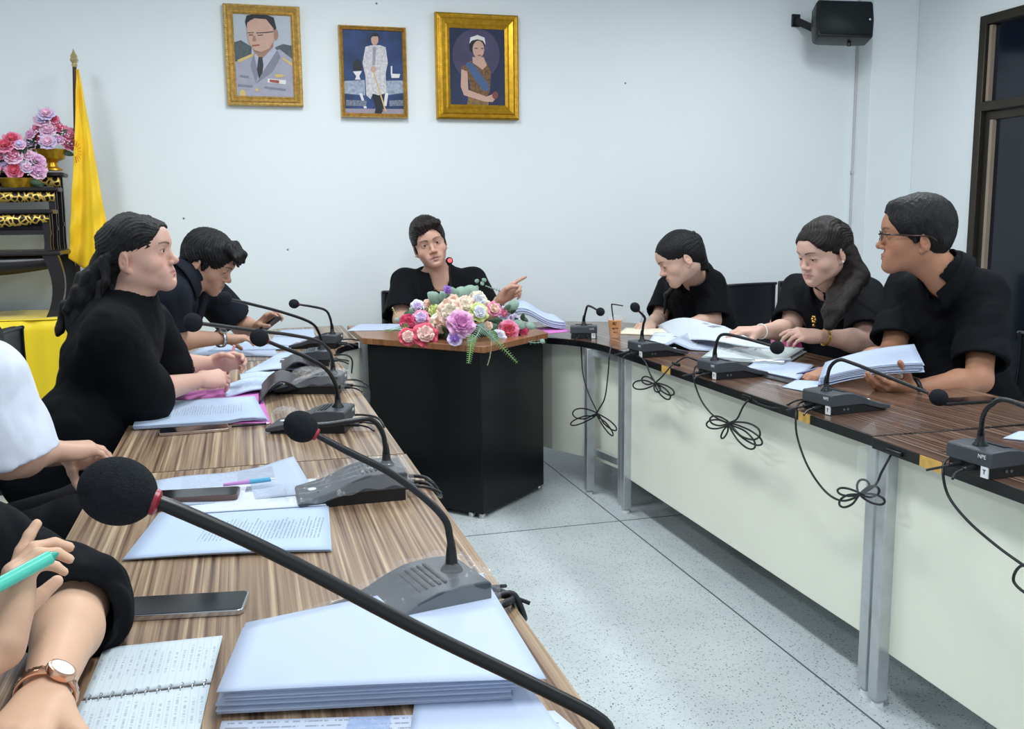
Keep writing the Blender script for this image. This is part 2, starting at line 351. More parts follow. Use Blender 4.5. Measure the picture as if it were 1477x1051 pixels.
# ================================================================ TABLES
TH = 0.75
def table_leg(p, h, parent, w=0.04):
    o = MB().box((p[0]-w/2, p[1]-w/2, 0.02), (p[0]+w/2, p[1]+w/2, h)).build('leg', M_STEEL, None, bevel=0.003)
    f_ = MB().lathe([(0.017, 0), (0.017, 0.012), (0.008, 0.014), (0.008, 0.022)], (p[0], p[1], 0), 14).build('foot', M_WHITE)
    hang(o, parent); f_.parent = o; return o
def conf_table(label, x0, x1, y0, y1, wood, edge, side, chips=(), rz=0.0, group=None, panel=True):
    """side=+1: modesty panel on the low-x edge (facing the centre), -1: on the high-x edge"""
    t = thing('conference_table', label, 'table', (x0 if side > 0 else x1, y0, 0), rz)
    L = y1-y0; W = x1-x0; s = side
    def X(a): return a*s
    def bx(a, b): return (min(X(a[0]), X(b[0])), a[1], a[2]), (max(X(a[0]), X(b[0])), b[1], b[2])
    a, b = bx((0.0, 0, TH-0.03), (W, L, TH)); ed = MB().box(a, b).build('edge_band', edge, t, bevel=0.002)
    a, b = bx((0.001, 0.001, TH-0.001), (W-0.001, L-0.001, TH+0.0012)); MB().box(a, b).build('tabletop', wood, t)
    for (c0, c1) in chips:
        a, b = bx((-0.0015, c0, TH-0.029), (0.01, c1, TH-0.001)); MB().box(a, b).build('chipped_edge_patch', M_CHIP, ed)
    for lx in (0.035, W-0.04):
        for ly in (0.028, L-0.028):
            w = 0.038; o = MB().box((X(lx)-w/2, ly-w/2, 0.02), (X(lx)+w/2, ly+w/2, TH-0.031)).build('leg', M_STEEL, t, bevel=0.003)
            MB().lathe([(0.017, 0), (0.017, 0.012), (0.008, 0.014), (0.008, 0.022)], (X(lx), ly, 0), 14).build('foot', M_WHITE, o)
    fr = MB()
    for ly in (0.028, L-0.028): fr.bar((X(0.055), ly, TH-0.05), (X(W-0.06), ly, TH-0.05), 0.03, 0.035); fr.bar((X(0.055), ly, 0.22), (X(W-0.06), ly, 0.22), 0.03, 0.03)
    fr.bar((X(W-0.04), 0.05, TH-0.05), (X(W-0.04), L-0.05, TH-0.05), 0.03, 0.035)
    fr.build('rail', M_STEEL, t)
    if panel:
        a, b = bx((0.05, 0.03, 0.155), (0.066, L-0.03, TH-0.032)); MB().box(a, b).build('modesty_panel', M_CREAM, t, bevel=0.002)
    return t
conf_table('left table nearest the camera with the paper stack and open notebook', -0.345, 0.372, 0.5, 2.335, WOOD, M_EDGEB, -1)
conf_table('left table farther back with the pink folder and curled booklets', -0.345, 0.368, 2.34, 4.16, WOOD, M_EDGEB, -1)
conf_table('right table in the middle with cream front holding three microphones', 1.598, 2.33, 2.145, 3.97, WOOD_R, M_EDGE, 1, chips=((0.30, 0.36), (1.27, 1.35)))
conf_table('right table nearest the camera with cream front at the photo edge', 1.545, 2.28, 0.32, 2.135, WOOD_R, M_EDGE, 1, chips=((1.54, 1.62),), rz=-0.022)
# corner tables joining the rows to the head desk
def corner_table(label, pts, panelpts, legs, wood, bars):
    c = Vector((sum(p[0] for p in pts)/len(pts), sum(p[1] for p in pts)/len(pts), 0)); t = thing('corner_table', label, 'table', c)
    hang(MB().prism(pts, TH-0.03, TH).build('edge_band', M_EDGE, bevel=0.002), t)
    cx_, cy_ = c.x, c.y; ins = [(cx_+(p[0]-cx_)*0.998, cy_+(p[1]-cy_)*0.998) for p in pts]
    hang(MB().prism(ins, TH-0.001, TH+0.0012).build('tabletop', wood), t)
    pm = MB()
    for a, b in zip(panelpts[:-1], panelpts[1:]): pm.bar((a[0], a[1], (0.155+TH-0.032)/2), (b[0], b[1], (0.155+TH-0.032)/2), 0.014, TH-0.032-0.155)
    hang(pm.build('modesty_panel', M_CREAM), t)
    for p in legs: table_leg(p, TH-0.031, t)
    for a, b in bars:
        for zz in (0.215, TH-0.05): hang(MB().bar((a[0], a[1], zz), (b[0], b[1], zz), 0.028, 0.033).build('rail', M_STEEL), t)
    return t
arcR = [(1.602, 3.98), (1.60, 4.10), (1.585, 4.22), (1.555, 4.33), (1.50, 4.43), (1.435, 4.50)]
corner_table('curved right corner table holding the plastic cup of orange tea', arcR+[(1.44, 5.25), (1.72, 5.22), (2.0, 5.08), (2.2, 4.86), (2.31, 4.55), (2.33, 4.2), (2.33, 3.98)],
             [(1.70, 4.0), (1.66, 4.22), (1.60, 4.42), (1.50, 4.60), (1.47, 4.70)], [(1.578, 4.275), (1.65, 4.02), (2.28, 4.05), (1.95, 5.0)], WOOD_R, [((1.60, 4.26), (1.64, 4.04)), ((1.64, 4.02), (2.28, 4.05))])
arcL = [(0.372, 4.17), (0.376, 4.30), (0.40, 4.44), (0.45, 4.56), (0.52, 4.64)]
corner_table('curved left corner table with sheets beside the head desk', arcL+[(0.52, 5.45), (0.2, 5.42), (-0.1, 5.25), (-0.28, 4.95), (-0.345, 4.6), (-0.345, 4.17)],
             [(0.345, 4.2), (0.36, 4.35), (0.395, 4.48), (0.455, 4.60), (0.535, 4.68)], [(0.31, 4.24), (-0.28, 4.24), (0.0, 5.2), (0.46, 5.3)], WOOD, [((-0.27, 4.24), (0.30, 4.24))])
# head desk: prow front
t = thing('head_desk', 'black prow-fronted head desk with orange wood top and flowers on it', 'desk', (0.97, 4.6, 0))
DZ = 0.785
dp = [(0.525, 4.53), (0.995, 4.015), (1.415, 4.42), (1.43, 5.02), (0.515, 5.10)]
def inset(pts, d):
    cx_ = sum(p[0] for p in pts)/len(pts); cy_ = sum(p[1] for p in pts)/len(pts); return [(p[0]+(cx_-p[0])*d, p[1]+(cy_-p[1])*d) for p in pts]
hang(MB().prism(dp, DZ-0.028, DZ).build('tabletop', WOOD_D, bevel=0.002), t)
bp_ = [(0.548, 4.515), (0.982, 4.035), (1.392, 4.43), (1.40, 4.9), (0.56, 4.95)]
hang(MB().prism(bp_, 0.022, DZ-0.028).build('body', M_BLACKLAM, bevel=0.003), t)
for p in ((0.945, 4.10), (0.985, 4.065), (1.372, 4.45), (0.58, 4.55), (1.36, 4.87), (0.60, 4.9)):
    hang(MB().lathe([(0.016, 0), (0.016, 0.016), (0.01, 0.024)], (p[0], p[1], 0), 12).build('foot', M_CHROME), t)
# ================================================================ IMPLICIT-SURFACE MODELLER (for people, clothes, hair)
def A(v): return np.array(v, dtype=np.float64)
def unit(v): v = A(v); return v/np.linalg.norm(v)
class Vol:
    """list of soft-blended primitives -> one continuous mesh"""
    def __init__(s): s.ops = []; s.M = None
    def _p(s, p): return A(p) if s.M is None else s.M[0] @ (A(p)*s.M[2])+s.M[1]
    def frame(s, R, o, sc=1.0): s.M = (A(R), A(o), sc); return s
    def world(s): s.M = None; return s
    def _s(s): return 1.0 if s.M is None else s.M[2]
    def cap(s, a, b, ra, rb=None, k=0.01, mode='add', flat=None):
        rb = ra if rb is None else rb; sc = s._s(); s.ops.append(('cap', s._p(a), s._p(b), ra*sc, rb*sc, k*sc, mode, flat)); return s
    def ell(s, c, r, R=None, k=0.01, mode='add'):
        Rm = np.eye(3) if R is None else A(R); base = np.eye(3) if s.M is None else s.M[0]
        s.ops.append(('ell', s._p(c), A(r)*s._s(), base @ Rm, k*s._s(), mode)); return s
    def sph(s, c, r, k=0.01, mode='add'): return s.ell(c, (r, r, r), None, k, mode)
    def box(s, c, h, R=None, rad=0.01, k=0.01, mode='add'):
        Rm = np.eye(3) if R is None else A(R); base = np.eye(3) if s.M is None else s.M[0]
        s.ops.append(('box', s._p(c), A(h)*s._s(), base @ Rm, rad*s._s(), k*s._s(), mode)); return s
    def plane(s, p, n, k=0.004):     # keep the side the normal points away from
        base = np.eye(3) if s.M is None else s.M[0]; s.ops.append(('pl', s._p(p), base @ unit(n), k*s._s())); return s
    def fn(s, f): s.ops.append(('fn', f)); return s     # f(points, d) -> d
    def bounds(s):
        lo = np.full(3, 9.); hi = np.full(3, -9.)
        for o in s.ops:
            if o[0] == 'cap' and o[6] == 'add':
                for p, r in ((o[1], o[3]), (o[2], o[4])): lo = np.minimum(lo, p-r); hi = np.maximum(hi, p+r)
            elif o[0] in ('ell', 'box') and o[-1] == 'add':
                e = np.abs(o[3]) @ (o[2] if o[0] == 'ell' else o[2]+o[4]); lo = np.minimum(lo, o[1]-e); hi = np.maximum(hi, o[1]+e)
        return lo, hi
    def prep(s):
        m0 = .03; lo_, hi_ = [], []
        for o in s.ops:
            if o[0] in ('fn', 'pl'): lo = np.full(3, -99.); hi = -lo
            elif o[0] == 'cap': m = max(o[3], o[4])+o[5]+m0; lo = np.minimum(o[1], o[2])-m; hi = np.maximum(o[1], o[2])+m
            elif o[0] == 'ell': e = np.abs(o[3]) @ o[2]+o[4]+m0; lo = o[1]-e; hi = o[1]+e
            else: e = np.abs(o[3]) @ o[2]+o[4]+o[5]+m0; lo = o[1]-e; hi = o[1]+e
            lo_.append(lo); hi_.append(hi)
        s.lo = A(lo_); s.hi = A(hi_)
    def eval(s, P):
        d = np.full(len(P), 0.2); PL = P.min(0); PH = P.max(0)
        for oi in np.nonzero(((PL < s.hi) & (PH > s.lo)).all(1))[0]:
            o = s.ops[oi]
            if o[0] == 'fn': d = o[1](P, d); continue
            if o[0] == 'pl':
                q = (P-o[1]) @ o[2]; k = o[3]; h = np.maximum(k-np.abs(d-q), 0)/k; d = np.maximum(d, q)+h*h*k*0.25; continue
            lo, hi = s.lo[oi], s.hi[oi]
            if (PL > lo).all() and (PH < hi).all(): idx = slice(None)
            else:
                idx = np.nonzero(((P > lo) & (P < hi)).all(1))[0]
                if len(idx) == 0: continue
            Q = P[idx]
            if o[0] == 'cap':
                a, b, ra, rb, k, mode, flat = o[1:]
                ab = b-a; L2 = max(ab @ ab, 1e-9); Qa = Q-a; t = np.clip(Qa @ ab/L2, 0, 1); W_ = Qa-t[:, None]*ab
                q = np.sqrt(np.einsum('ij,ij->i', W_, W_))-(ra+(rb-ra)*t)
                if flat: q = np.maximum(q, (Q-b) @ (ab/math.sqrt(L2)))
            elif o[0] == 'ell':
                c, r, R, k, mode = o[1:]
                L = ((Q-c) @ R)/r; k0 = np.sqrt(np.einsum('ij,ij->i', L, L)); L = L/r; k1 = np.maximum(np.sqrt(np.einsum('ij,ij->i', L, L)), 1e-6); q = k0*(k0-1)/k1
            else:
                c, r, R, rad, k, mode = o[1:]
                L = np.abs((Q-c) @ R)-r; q = np.linalg.norm(np.maximum(L, 0), axis=1)+np.minimum(L.max(1), 0)-rad
            dd = d[idx]
            if mode == 'add':
                h = np.maximum(k-np.abs(dd-q), 0)/k; d[idx] = np.minimum(dd, q)-h*h*k*0.25
            else:
                q = -q; h = np.maximum(k-np.abs(dd-q), 0)/k; d[idx] = np.maximum(dd, q)+h*h*k*0.25
        return d
def axis_coords(lo, hi, h, zones=()):
    """rectilinear spacing h, refined/coarsened to hz inside zones (a,b,hz)"""
    xs = [lo]
    while xs[-1] < hi:
        x = xs[-1]; hh = h
        for a, b, hz in zones:
            if a <= x < b: hh = hz
        xs.append(x+hh)
    while (len(xs)-1) % 4: xs.append(xs[-1]+h)
    return A(xs)
def mesh_vol(vol, h=0.003, zones=((), (), ()), pad=0.012):
    vol.prep(); lo, hi = vol.bounds(); lo = lo-pad; hi = hi+pad
    X, Y, Z = [axis_coords(lo[i], hi[i], h, zones[i]) for i in range(3)]
    nx, ny, nz = len(X)-1, len(Y)-1, len(Z)-1; bx_, by_, bz_ = nx//4, ny//4, nz//4
    X, Y, Z = X[:nx], Y[:ny], Z[:nz]
    def cen(a, nb): a = a.reshape(nb, 4); return a.mean(1), (a[:, 3]-a[:, 0])
    cx_, wx = cen(X, bx_); cy_, wy = cen(Y, by_); cz_, wz = cen(Z, bz_)
    G = np.stack(np.meshgrid(cx_, cy_, cz_, indexing='ij'), -1).reshape(-1, 3)
    W = np.sqrt(wx[:, None, None]**2+wy[None, :, None]**2+wz[None, None, :]**2).reshape(-1)
    g_ = (np.unravel_index(np.arange(len(G)), (bx_, by_, bz_))); sb = (g_[0]//10*1000+g_[1]//10)*1000+g_[2]//10; od = np.argsort(sb, kind='stable'); cut = np.nonzero(np.diff(sb[od]))[0]+1; dc = np.empty(len(G))
    for q_ in np.split(od, cut): dc[q_] = vol.eval(G[q_])
    act = np.abs(dc) < W*0.5*1.5+2.0*h+0.004
    V = np.repeat(np.repeat(np.repeat(np.sign(dc).reshape(bx_, by_, bz_), 4, 0), 4, 1), 4, 2).astype(np.float32)
    ai = np.nonzero(act)[0]; I, J, K = np.unravel_index(ai, (bx_, by_, bz_))
    off = np.stack(np.meshgrid(range(4), range(4), range(4), indexing='ij'), -1).reshape(-1, 3)
    FI = (I[:, None]*4+off[:, 0]).ravel(); FJ = (J[:, None]*4+off[:, 1]).ravel(); FK = (K[:, None]*4+off[:, 2]).ravel()
    P = np.stack([X[FI], Y[FJ], Z[FK]], 1)
    sb = (I//5*1000+J//5)*1000+K//5; od = np.argsort(sb, kind='stable'); cut = np.nonzero(np.diff(sb[od]))[0]+1; R_ = np.empty(len(P)); P4 = P.reshape(-1, 64, 3); RV = R_.reshape(-1, 64)
    for q_ in np.split(od, cut): RV[q_] = vol.eval(P4[q_].reshape(-1, 3)).reshape(-1, 64)
    V[FI, FJ, FK] = R_
    V[V == 0] = 1e-6
    # surface nets
    S = V < 0
    c = S[:-1, :-1, :-1].astype(np.int8).copy()
    for dx in (0, 1):
        for dy in (0, 1):
            for dz in (0, 1):
                if dx or dy or dz: c += S[dx:nx-1+dx, dy:ny-1+dy, dz:nz-1+dz]
    mixed = (c > 0) & (c < 8); ci = np.argwhere(mixed); vid = np.full(mixed.shape, -1, np.int64); vid[mixed] = np.arange(len(ci))
    i, j, k = ci.T; acc = np.zeros((len(ci), 3)); cnt = np.zeros(len(ci))
    for ax in range(3):
        o1, o2 = [a for a in range(3) if a != ax]
        for u in (0, 1):
            for v in (0, 1):
                s0 = [i.copy(), j.copy(), k.copy()]; s0[o1] = s0[o1]+u; s0[o2] = s0[o2]+v
                s1 = [q.copy() for q in s0]; s1[ax] = s1[ax]+1
                a = V[tuple(s0)]; b = V[tuple(s1)]; m = (a < 0) != (b < 0)
                t = np.where(m, a/np.where(m, a-b, 1), 0)
                p0 = np.stack([X[s0[0]], Y[s0[1]], Z[s0[2]]], 1); p1 = np.stack([X[s1[0]], Y[s1[1]], Z[s1[2]]], 1)
                acc += np.where(m[:, None], p0+(p1-p0)*t[:, None], 0); cnt += m
    verts = acc/cnt[:, None]
    faces = []
    for ax in range(3):
        o1, o2 = [(1, 2), (2, 0), (0, 1)][ax]
        sl0 = [slice(1, -1)]*3; sl0 = [slice(1, n-1) for n in (nx, ny, nz)]; sl0[ax] = slice(0, (nx, ny, nz)[ax]-1)
        sl1 = list(sl0); sl1[ax] = slice(1, (nx, ny, nz)[ax])
        a = S[tuple(sl0)]; b = S[tuple(sl1)]; e = np.argwhere(a != b)
        if len(e) == 0: continue
        fl = a[tuple(e.T)]; e = e+np.array([s_.start for s_ in sl0])
        q = []
        for u, v in ((1, 1), (0, 1), (0, 0), (1, 0)):
            idx = e.copy(); idx[:, o1] -= u; idx[:, o2] -= v; q.append(vid[tuple(idx.T)])
        q = np.stack(q, 1); q[~fl] = q[~fl][:, ::-1]; faces.append(q)
    faces = np.concatenate(faces); faces = faces[(faces >= 0).all(1)]
    return verts, faces
def np_mesh(name, verts, faces, m, parent=None, colors=None, relax=1):
    if relax:   # light smoothing
        E_ = np.concatenate([faces[:, [0, 1]], faces[:, [1, 2]], faces[:, [2, 3]], faces[:, [3, 0]]])
        for _ in range(relax):
            acc = np.zeros_like(verts); n_ = np.zeros(len(verts))
            for c in range(3): acc[:, c] = np.bincount(E_[:, 0], verts[E_[:, 1], c], len(verts))+np.bincount(E_[:, 1], verts[E_[:, 0], c], len(verts))
            n_ = np.bincount(E_[:, 0], minlength=len(verts))+np.bincount(E_[:, 1], minlength=len(verts))
            verts = verts*0.5+0.5*acc/np.maximum(n_, 1)[:, None]
    me = bpy.data.meshes.new(name); me.vertices.add(len(verts)); me.vertices.foreach_set('co', verts.astype(np.float32).ravel())
    me.loops.add(faces.size); me.loops.foreach_set('vertex_index', faces.astype(np.int32).ravel())
    me.polygons.add(len(faces)); me.polygons.foreach_set('loop_start', np.arange(0, faces.size, 4, dtype=np.int32)); me.polygons.foreach_set('loop_total', np.full(len(faces), 4, np.int32))
    me.update(calc_edges=True); me.validate(); me.polygons.foreach_set('use_smooth', [True]*len(me.polygons))
    if colors is not None:
        ca = me.color_attributes.new('tone', 'FLOAT_COLOR', 'POINT'); ca.data.foreach_set('color', np.concatenate([colors, np.ones((len(colors), 1))], 1).astype(np.float32).ravel())
    me.materials.append(m); o = bpy.data.objects.new(name, me); COL.objects.link(o)
    if parent is not None: hang(o, parent)
    return o
def vol_obj(name, vol, m, parent=None, h=0.003, zones=((), (), ()), colors=None, relax=1):
    v, f = mesh_vol(vol, h, zones); return np_mesh(name, v, f, m, parent, colors(v) if colors else None, relax)

# ---------------------------------------------------------------- people materials
def skin_mat(name, rough=0.5):
    m = mat(name, (0.6, 0.4, 0.3), rough, spec=0.35, bump=0.12, bscale=500, sss=0.12); n, l, p = nodes_of(m)
    a = n.new('ShaderNodeVertexColor'); a.layer_name = 'tone'
    tc = n.new('ShaderNodeTexCoord'); t = n.new('ShaderNodeTexNoise'); t.inputs['Scale'].default_value = 30; l.new(tc.outputs['Object'], t.inputs['Vector'])
    mr = n.new('ShaderNodeMapRange'); l.new(t.outputs['Fac'], mr.inputs[0]); mr.inputs[3].default_value = 0.93; mr.inputs[4].default_value = 1.07
    cc = n.new('ShaderNodeCombineColor'); [l.new(mr.outputs[0], cc.inputs[i]) for i in range(3)]
    mx = n.new('ShaderNodeMix'); mx.data_type = 'RGBA'; mx.blend_type = 'MULTIPLY'; mx.inputs[0].default_value = 1; l.new(a.outputs[0], mx.inputs[6]); l.new(cc.outputs[0], mx.inputs[7])
    l.new(mx.outputs[2], p.inputs['Base Color']); return m
M_SKIN = skin_mat('skin')
def hair_mat(name, col, scale=(40, 40, 6), rough=0.42):
    m = mat(name, col, rough, spec=0.32); n, l, p = nodes_of(m)
    tc = n.new('ShaderNodeTexCoord'); mp = n.new('ShaderNodeMapping'); mp.inputs['Scale'].default_value = scale; l.new(tc.outputs['Object'], mp.inputs['Vector'])
    t = n.new('ShaderNodeTexNoise'); t.inputs['Scale'].default_value = 6; t.inputs['Detail'].default_value = 5; t.inputs['Roughness'].default_value = 0.7; l.new(mp.outputs[0], t.inputs['Vector'])
    b = n.new('ShaderNodeBump'); b.inputs['Strength'].default_value = 0.9; b.inputs['Distance'].default_value = 0.004; l.new(t.outputs['Fac'], b.inputs['Height']); l.new(b.outputs['Normal'], p.inputs['Normal'])
    r = n.new('ShaderNodeValToRGB'); r.color_ramp.elements[0].position = 0.35; r.color_ramp.elements[0].color = tuple(c*0.5 for c in col[:3])+(1,); r.color_ramp.elements[1].position = 0.7; r.color_ramp.elements[1].color = tuple(c*2.2 for c in col[:3])+(1,)
    l.new(t.outputs['Fac'], r.inputs['Fac']); l.new(r.outputs['Color'], p.inputs['Base Color']); return m
M_HAIR = hair_mat('black hair', srgb(17, 16, 18))
M_HAIRB = hair_mat('dark brown hair', srgb(27, 20, 19))
def cloth_mat(name, col, rough=0.85, bs=700):
    return mat(name, col, rough, spec=0.2, sheen=0.0, bump=0.25, bscale=bs, var=0.12, vscale=12)
M_SHIRT = cloth_mat('black shirt', srgb(9, 11, 16))
M_SHIRT2 = cloth_mat('charcoal navy shirt', srgb(20, 24, 33))
M_SHIRTW = cloth_mat('white shirt', srgb(216, 222, 236))
M_TROUSER = cloth_mat('black trousers', srgb(11, 12, 16))
M_SHOE = mat('black shoe', srgb(16, 16, 18), 0.35, var=0.1)
M_EYEW = mat('eye white', srgb(176, 166, 164), 0.25, var=0.02)
M_IRIS = mat('dark iris', srgb(30, 20, 16), 0.15, var=0.1)

def rotm(yaw=0, pitch=0, roll=0):
    """yaw about z (0 faces +y, positive turns to the left/-x), pitch nods down (+), roll leans towards the person's right (+)"""
    return A((Matrix.Rotation(yaw, 3, 'Z') @ Matrix.Rotation(-pitch, 3, 'X') @ Matrix.Rotation(roll, 3, 'Y')))
# local head frame: x = person's right, y = forward, z = up, origin between the ears
def head_ops(V, R, o, s=1.0, jaw=1.0, fat=0.0, eyes=0.35, mouth=0.0, male=False, nose=1.0):
    V.frame(R, o, s)
    V.ell((0, -.014, .042), (.073+fat*.3, .092, .083), k=.02)
    V.ell((0, .020, .018), (.063+fat*.5, .070, .078), k=.03)
    V.ell((0, .022, -.040), (.054+fat, .060, .058), k=.03)
    V.cap((-.040-fat*.7, -.018, -.050), (-.016, .064, -.088), .016, .016, k=.035)
    V.cap((.040+fat*.7, -.018, -.050), (.016, .064, -.088), .016, .016, k=.035)
    V.ell((0, .074, -.090), (.021*jaw, .018, .017), k=.028)
    for sx in (-1, 1):
        V.ell((sx*(.036+fat*.6), .050, -.028), (.024+fat*.5, .028, .026), k=.02)
        V.ell((sx*.019, .074, -.060), (.022, .018, .022), k=.02)
    V.cap((-.034, .077, .031), (.034, .077, .031), .010 if male else .008, k=.022)
    V.ell((0, .036, .046), (.056, .056, .050), k=.03)
    V.cap((0, .086, .036), (0, .084, .060), .008, k=.03)
    # sockets
    for sx in (-1, 1): V.ell((sx*.032, .097, .008), (.019, .013, .011), k=.012, mode='sub')
    for sx in (-1, 1): V.ell((sx*.0315, .0745, .008), (.0165, .0150, .0135), k=.006)
    # nose
    V.cap((0, .085, .014), (0, .1015+.003*nose, -.022), .0065, .0090, k=.014)
    V.ell((0, .1035+.003*nose, -.026), (.0115, .0105, .0098), k=.009)
    for sx in (-1, 1): V.ell((sx*.0135, .096, -.0305), (.0080, .0098, .0072), k=.006)
    for sx in (-1, 1): V.ell((sx*.0065, .101, -.0390), (.0035, .0050, .0030), k=.002, mode='sub')
    # eye slits
    for sx in (-1, 1):
        oz = .008 if eyes > 0.2 else .002
        V.ell((sx*.0315, .0905, oz), (.0145, .0060, .0020+.0062*eyes), k=.002, mode='sub')
        if eyes <= 0.2: V.cap((sx*.020, .0885, .0015), (sx*.043, .0850, .0020), .0012, k=.001, mode='sub')
    # mouth
    for sx in (-1, 1):
        V.cap((0, .0945, -.0545), (sx*.027, .0770, -.0605), .0045, .0028, k=.005)
        V.cap((0, .0930, -.0655-mouth), (sx*.026, .0765, -.0610-mouth*.5), .0052, .0028, k=.005)
        V.cap((0, .1000, -.0600-mouth*.5), (sx*.030, .0800, -.0610-mouth*.4), .0013+mouth*.45, .0010, k=.0015, mode='sub')
    V.ell((0, .098, -.077-mouth), (.018, .007, .005), k=.006, mode='sub')
    # ears
    for sx in (-1, 1):
        Re = A(Matrix.Rotation(sx*-.35, 3, 'Z') @ Matrix.Rotation(-.18, 3, 'X'))
        V.ell((sx*(.074+fat*.3), -.022, -.010), (.0075, .0175, .0300), Re, k=.006)
        V.ell((sx*(.081+fat*.3), -.021, -.006), (.0050, .0110, .0190), Re, k=.004, mode='sub')
        V.ell((sx*(.076+fat*.3), -.020, -.012), (.0040, .0060, .0080), Re, k=.003)
        V.ell((sx*(.071+fat*.3), -.014, -.038), (.0060, .0080, .0090), k=.005)
    V.world(); return V
def eyeballs(R, o, s, parent, look=(0, 1, -0.05)):
    for sx in (-1, 1):
        c = A(R) @ (A((sx*.0315, .0735, .0075))*s)+A(o)
        e = MB().ball(c, .0148*s, 20, 14).build('eye', M_EYEW, parent=None); hang(e, parent)
        d = A(R) @ unit(look); g = MB().ball(c+d*.0074*s, .0086*s, 14, 10).build('iris', M_IRIS); g.parent = e
def face_color(R, o, s, base, lip=(0.42, 0.16, 0.14), brow=(0.05, 0.035, 0.03), browk=0.95, mouth=0.0, eyes=0.35):
    """skin colouring: lips, brows, lash line, slightly redder cheeks, nails left plain; shade painted into the mouth groove"""
    base = A(base[:3]); R = A(R); o = A(o)
    def f(v):
        L = ((v-o) @ R)/s; x, y, z = np.abs(L[:, 0]), L[:, 1], L[:, 2]; C = np.tile(base, (len(v), 1)); front = (y > 0.03) & (np.abs(z) < .13) & (x < .09) & (y < .14)
        def mixc(w, c): w = np.clip(w, 0, 1)[:, None]; C[:] = C*(1-w)+A(c)*w
        mixc(np.exp(-(((x-.040)/.022)**2+((z+.025)/.022)**2))*front*.30, base*A([1.12, .80, .78]))
        mixc(np.exp(-((x/.013)**2+((z+.026)/.012)**2))*front*.25, base*A([1.1, .78, .76]))
        ear = np.exp(-(((x-.078)/.010)**2+((y+.022)/.025)**2+((z+.012)/.035)**2)); mixc(ear*.3, base*A([1.1, .75, .72]))
        # lips: lens shapes
        zu = -.0590+.0075*np.clip(1-(x/.030)**2, 0, 1)-.0015*np.exp(-(x/.004)**2)
        zl = -.0600-(.0125+mouth)*np.clip(1-(x/.029)**2, 0, 1)
        lipw = np.clip((zu-z)/.0015+.5, 0, 1)*np.clip((z-zl)/.0015+.5, 0, 1)*(x < .0305)*(y > .064); mixc(lipw*.74, lip)
        mixc(np.exp(-((z+.0602+mouth*.5)/(.0012+mouth*.4))**2)*(x < .030)*(y > .064)*.75, A(lip)*.3)  # crease shade between the lips, painted into the vertex colour
        zb = .0265+.0055*np.sin(np.clip((x-.012)/.036, 0, 1)*2.4); wb = np.clip(1.2-np.abs(z-zb)/(.0042*(1.15-np.clip((x-.012)/.036, 0, 1)*.6)), 0, 1)*((x > .012) & (x < .050))*front
        mixc(wb*browk, brow)
        ez = .008 if eyes > .2 else .002
        zt = ez+(.0020+.0062*eyes)*np.sqrt(np.clip(1-((x-.0315)/.0155)**2, 0, 1)); wl = np.exp(-((z-zt)/.0014)**2)*(np.abs(x-.0315) < .0150)*front
        mixc(wl*.95, (0.02, 0.015, 0.015))
        return C
    return f
def hand_ops(V, wrist, d, n, t, curls=(.5, .5, .5, .5), thumb=(.4, .3), size=1.0, spread=1.0, point=None, hk=.010):
    """wrist point, d fingers' direction, n palm-facing normal, t towards the thumb side; curls = mean bend (rad) per joint of index..little"""
    d = unit(d); n = unit(A(n)-d*(A(n) @ d)); t = unit(A(t)-d*(A(t) @ d)-n*(A(t) @ n)); w = A(wrist); s = size
    offs = (.027, .009, -.009, -.026); fl = (.070, .078, .072, .056); kn = (.084, .088, .083, .075); fr = (.0082, .0085, .0080, .0070)
    tips = []
    for i in range(4):
        k_ = w+d*kn[i]*s+t*offs[i]*s-n*(.004 if i in (1, 2) else 0)*s
        V.cap(w+t*offs[i]*.65*s+d*.012*s, k_, .0155*s, .0115*s, k=.014*s)
        p = k_; ang = 0.0; c = curls[i] if not isinstance(curls[i], (list, tuple)) else None
        for j, (fr_, rr) in enumerate(((.47, 1.0), (.30, .92), (.23, .84))):
            ang += (curls[i][j] if c is None else c*(.9, 1.15, .8)[j]); dd = d*math.cos(ang)+n*math.sin(ang)+t*(.05*(1.5-i))*spread; dd = unit(dd)
            q = p+dd*fl[i]*fr_*s; V.cap(p, q, fr[i]*rr*s, fr[i]*(rr-.08)*s, k=.0035*s if j else .008*s); p = q
        tips.append(p)
    V.ell(w+d*.045*s+n*.010*s, (.034*s, .040*s, .014*s), np.stack([t, d, n], 1), k=.014*s)
    # thumb leaves the side of the palm near its base
    tb = w+d*.020*s+t*.024*s+n*.006*s; sp, bend = thumb
    dd = unit(d*math.cos(.75+sp*.3)+t*math.sin(.75+sp*.3)*.9+n*(.25+bend*.5)); p1 = tb+dd*.040*s
    d2 = unit(dd*math.cos(bend)+(d*.6+n*.5-t*.35)*math.sin(bend)); p2 = p1+d2*.032*s; d3 = unit(d2*math.cos(bend*.8)+(d*.4+n*.4-t*.6)*math.sin(bend*.8)); p3 = p2+d3*.026*s
    V.cap(tb, p1, .0150*s, .0118*s, k=.014*s); V.cap(p1, p2, .0105*s, .0095*s, k=.004*s); V.cap(p2, p3, .0095*s, .0078*s, k=.003*s)
    tips.append(p3); return tips
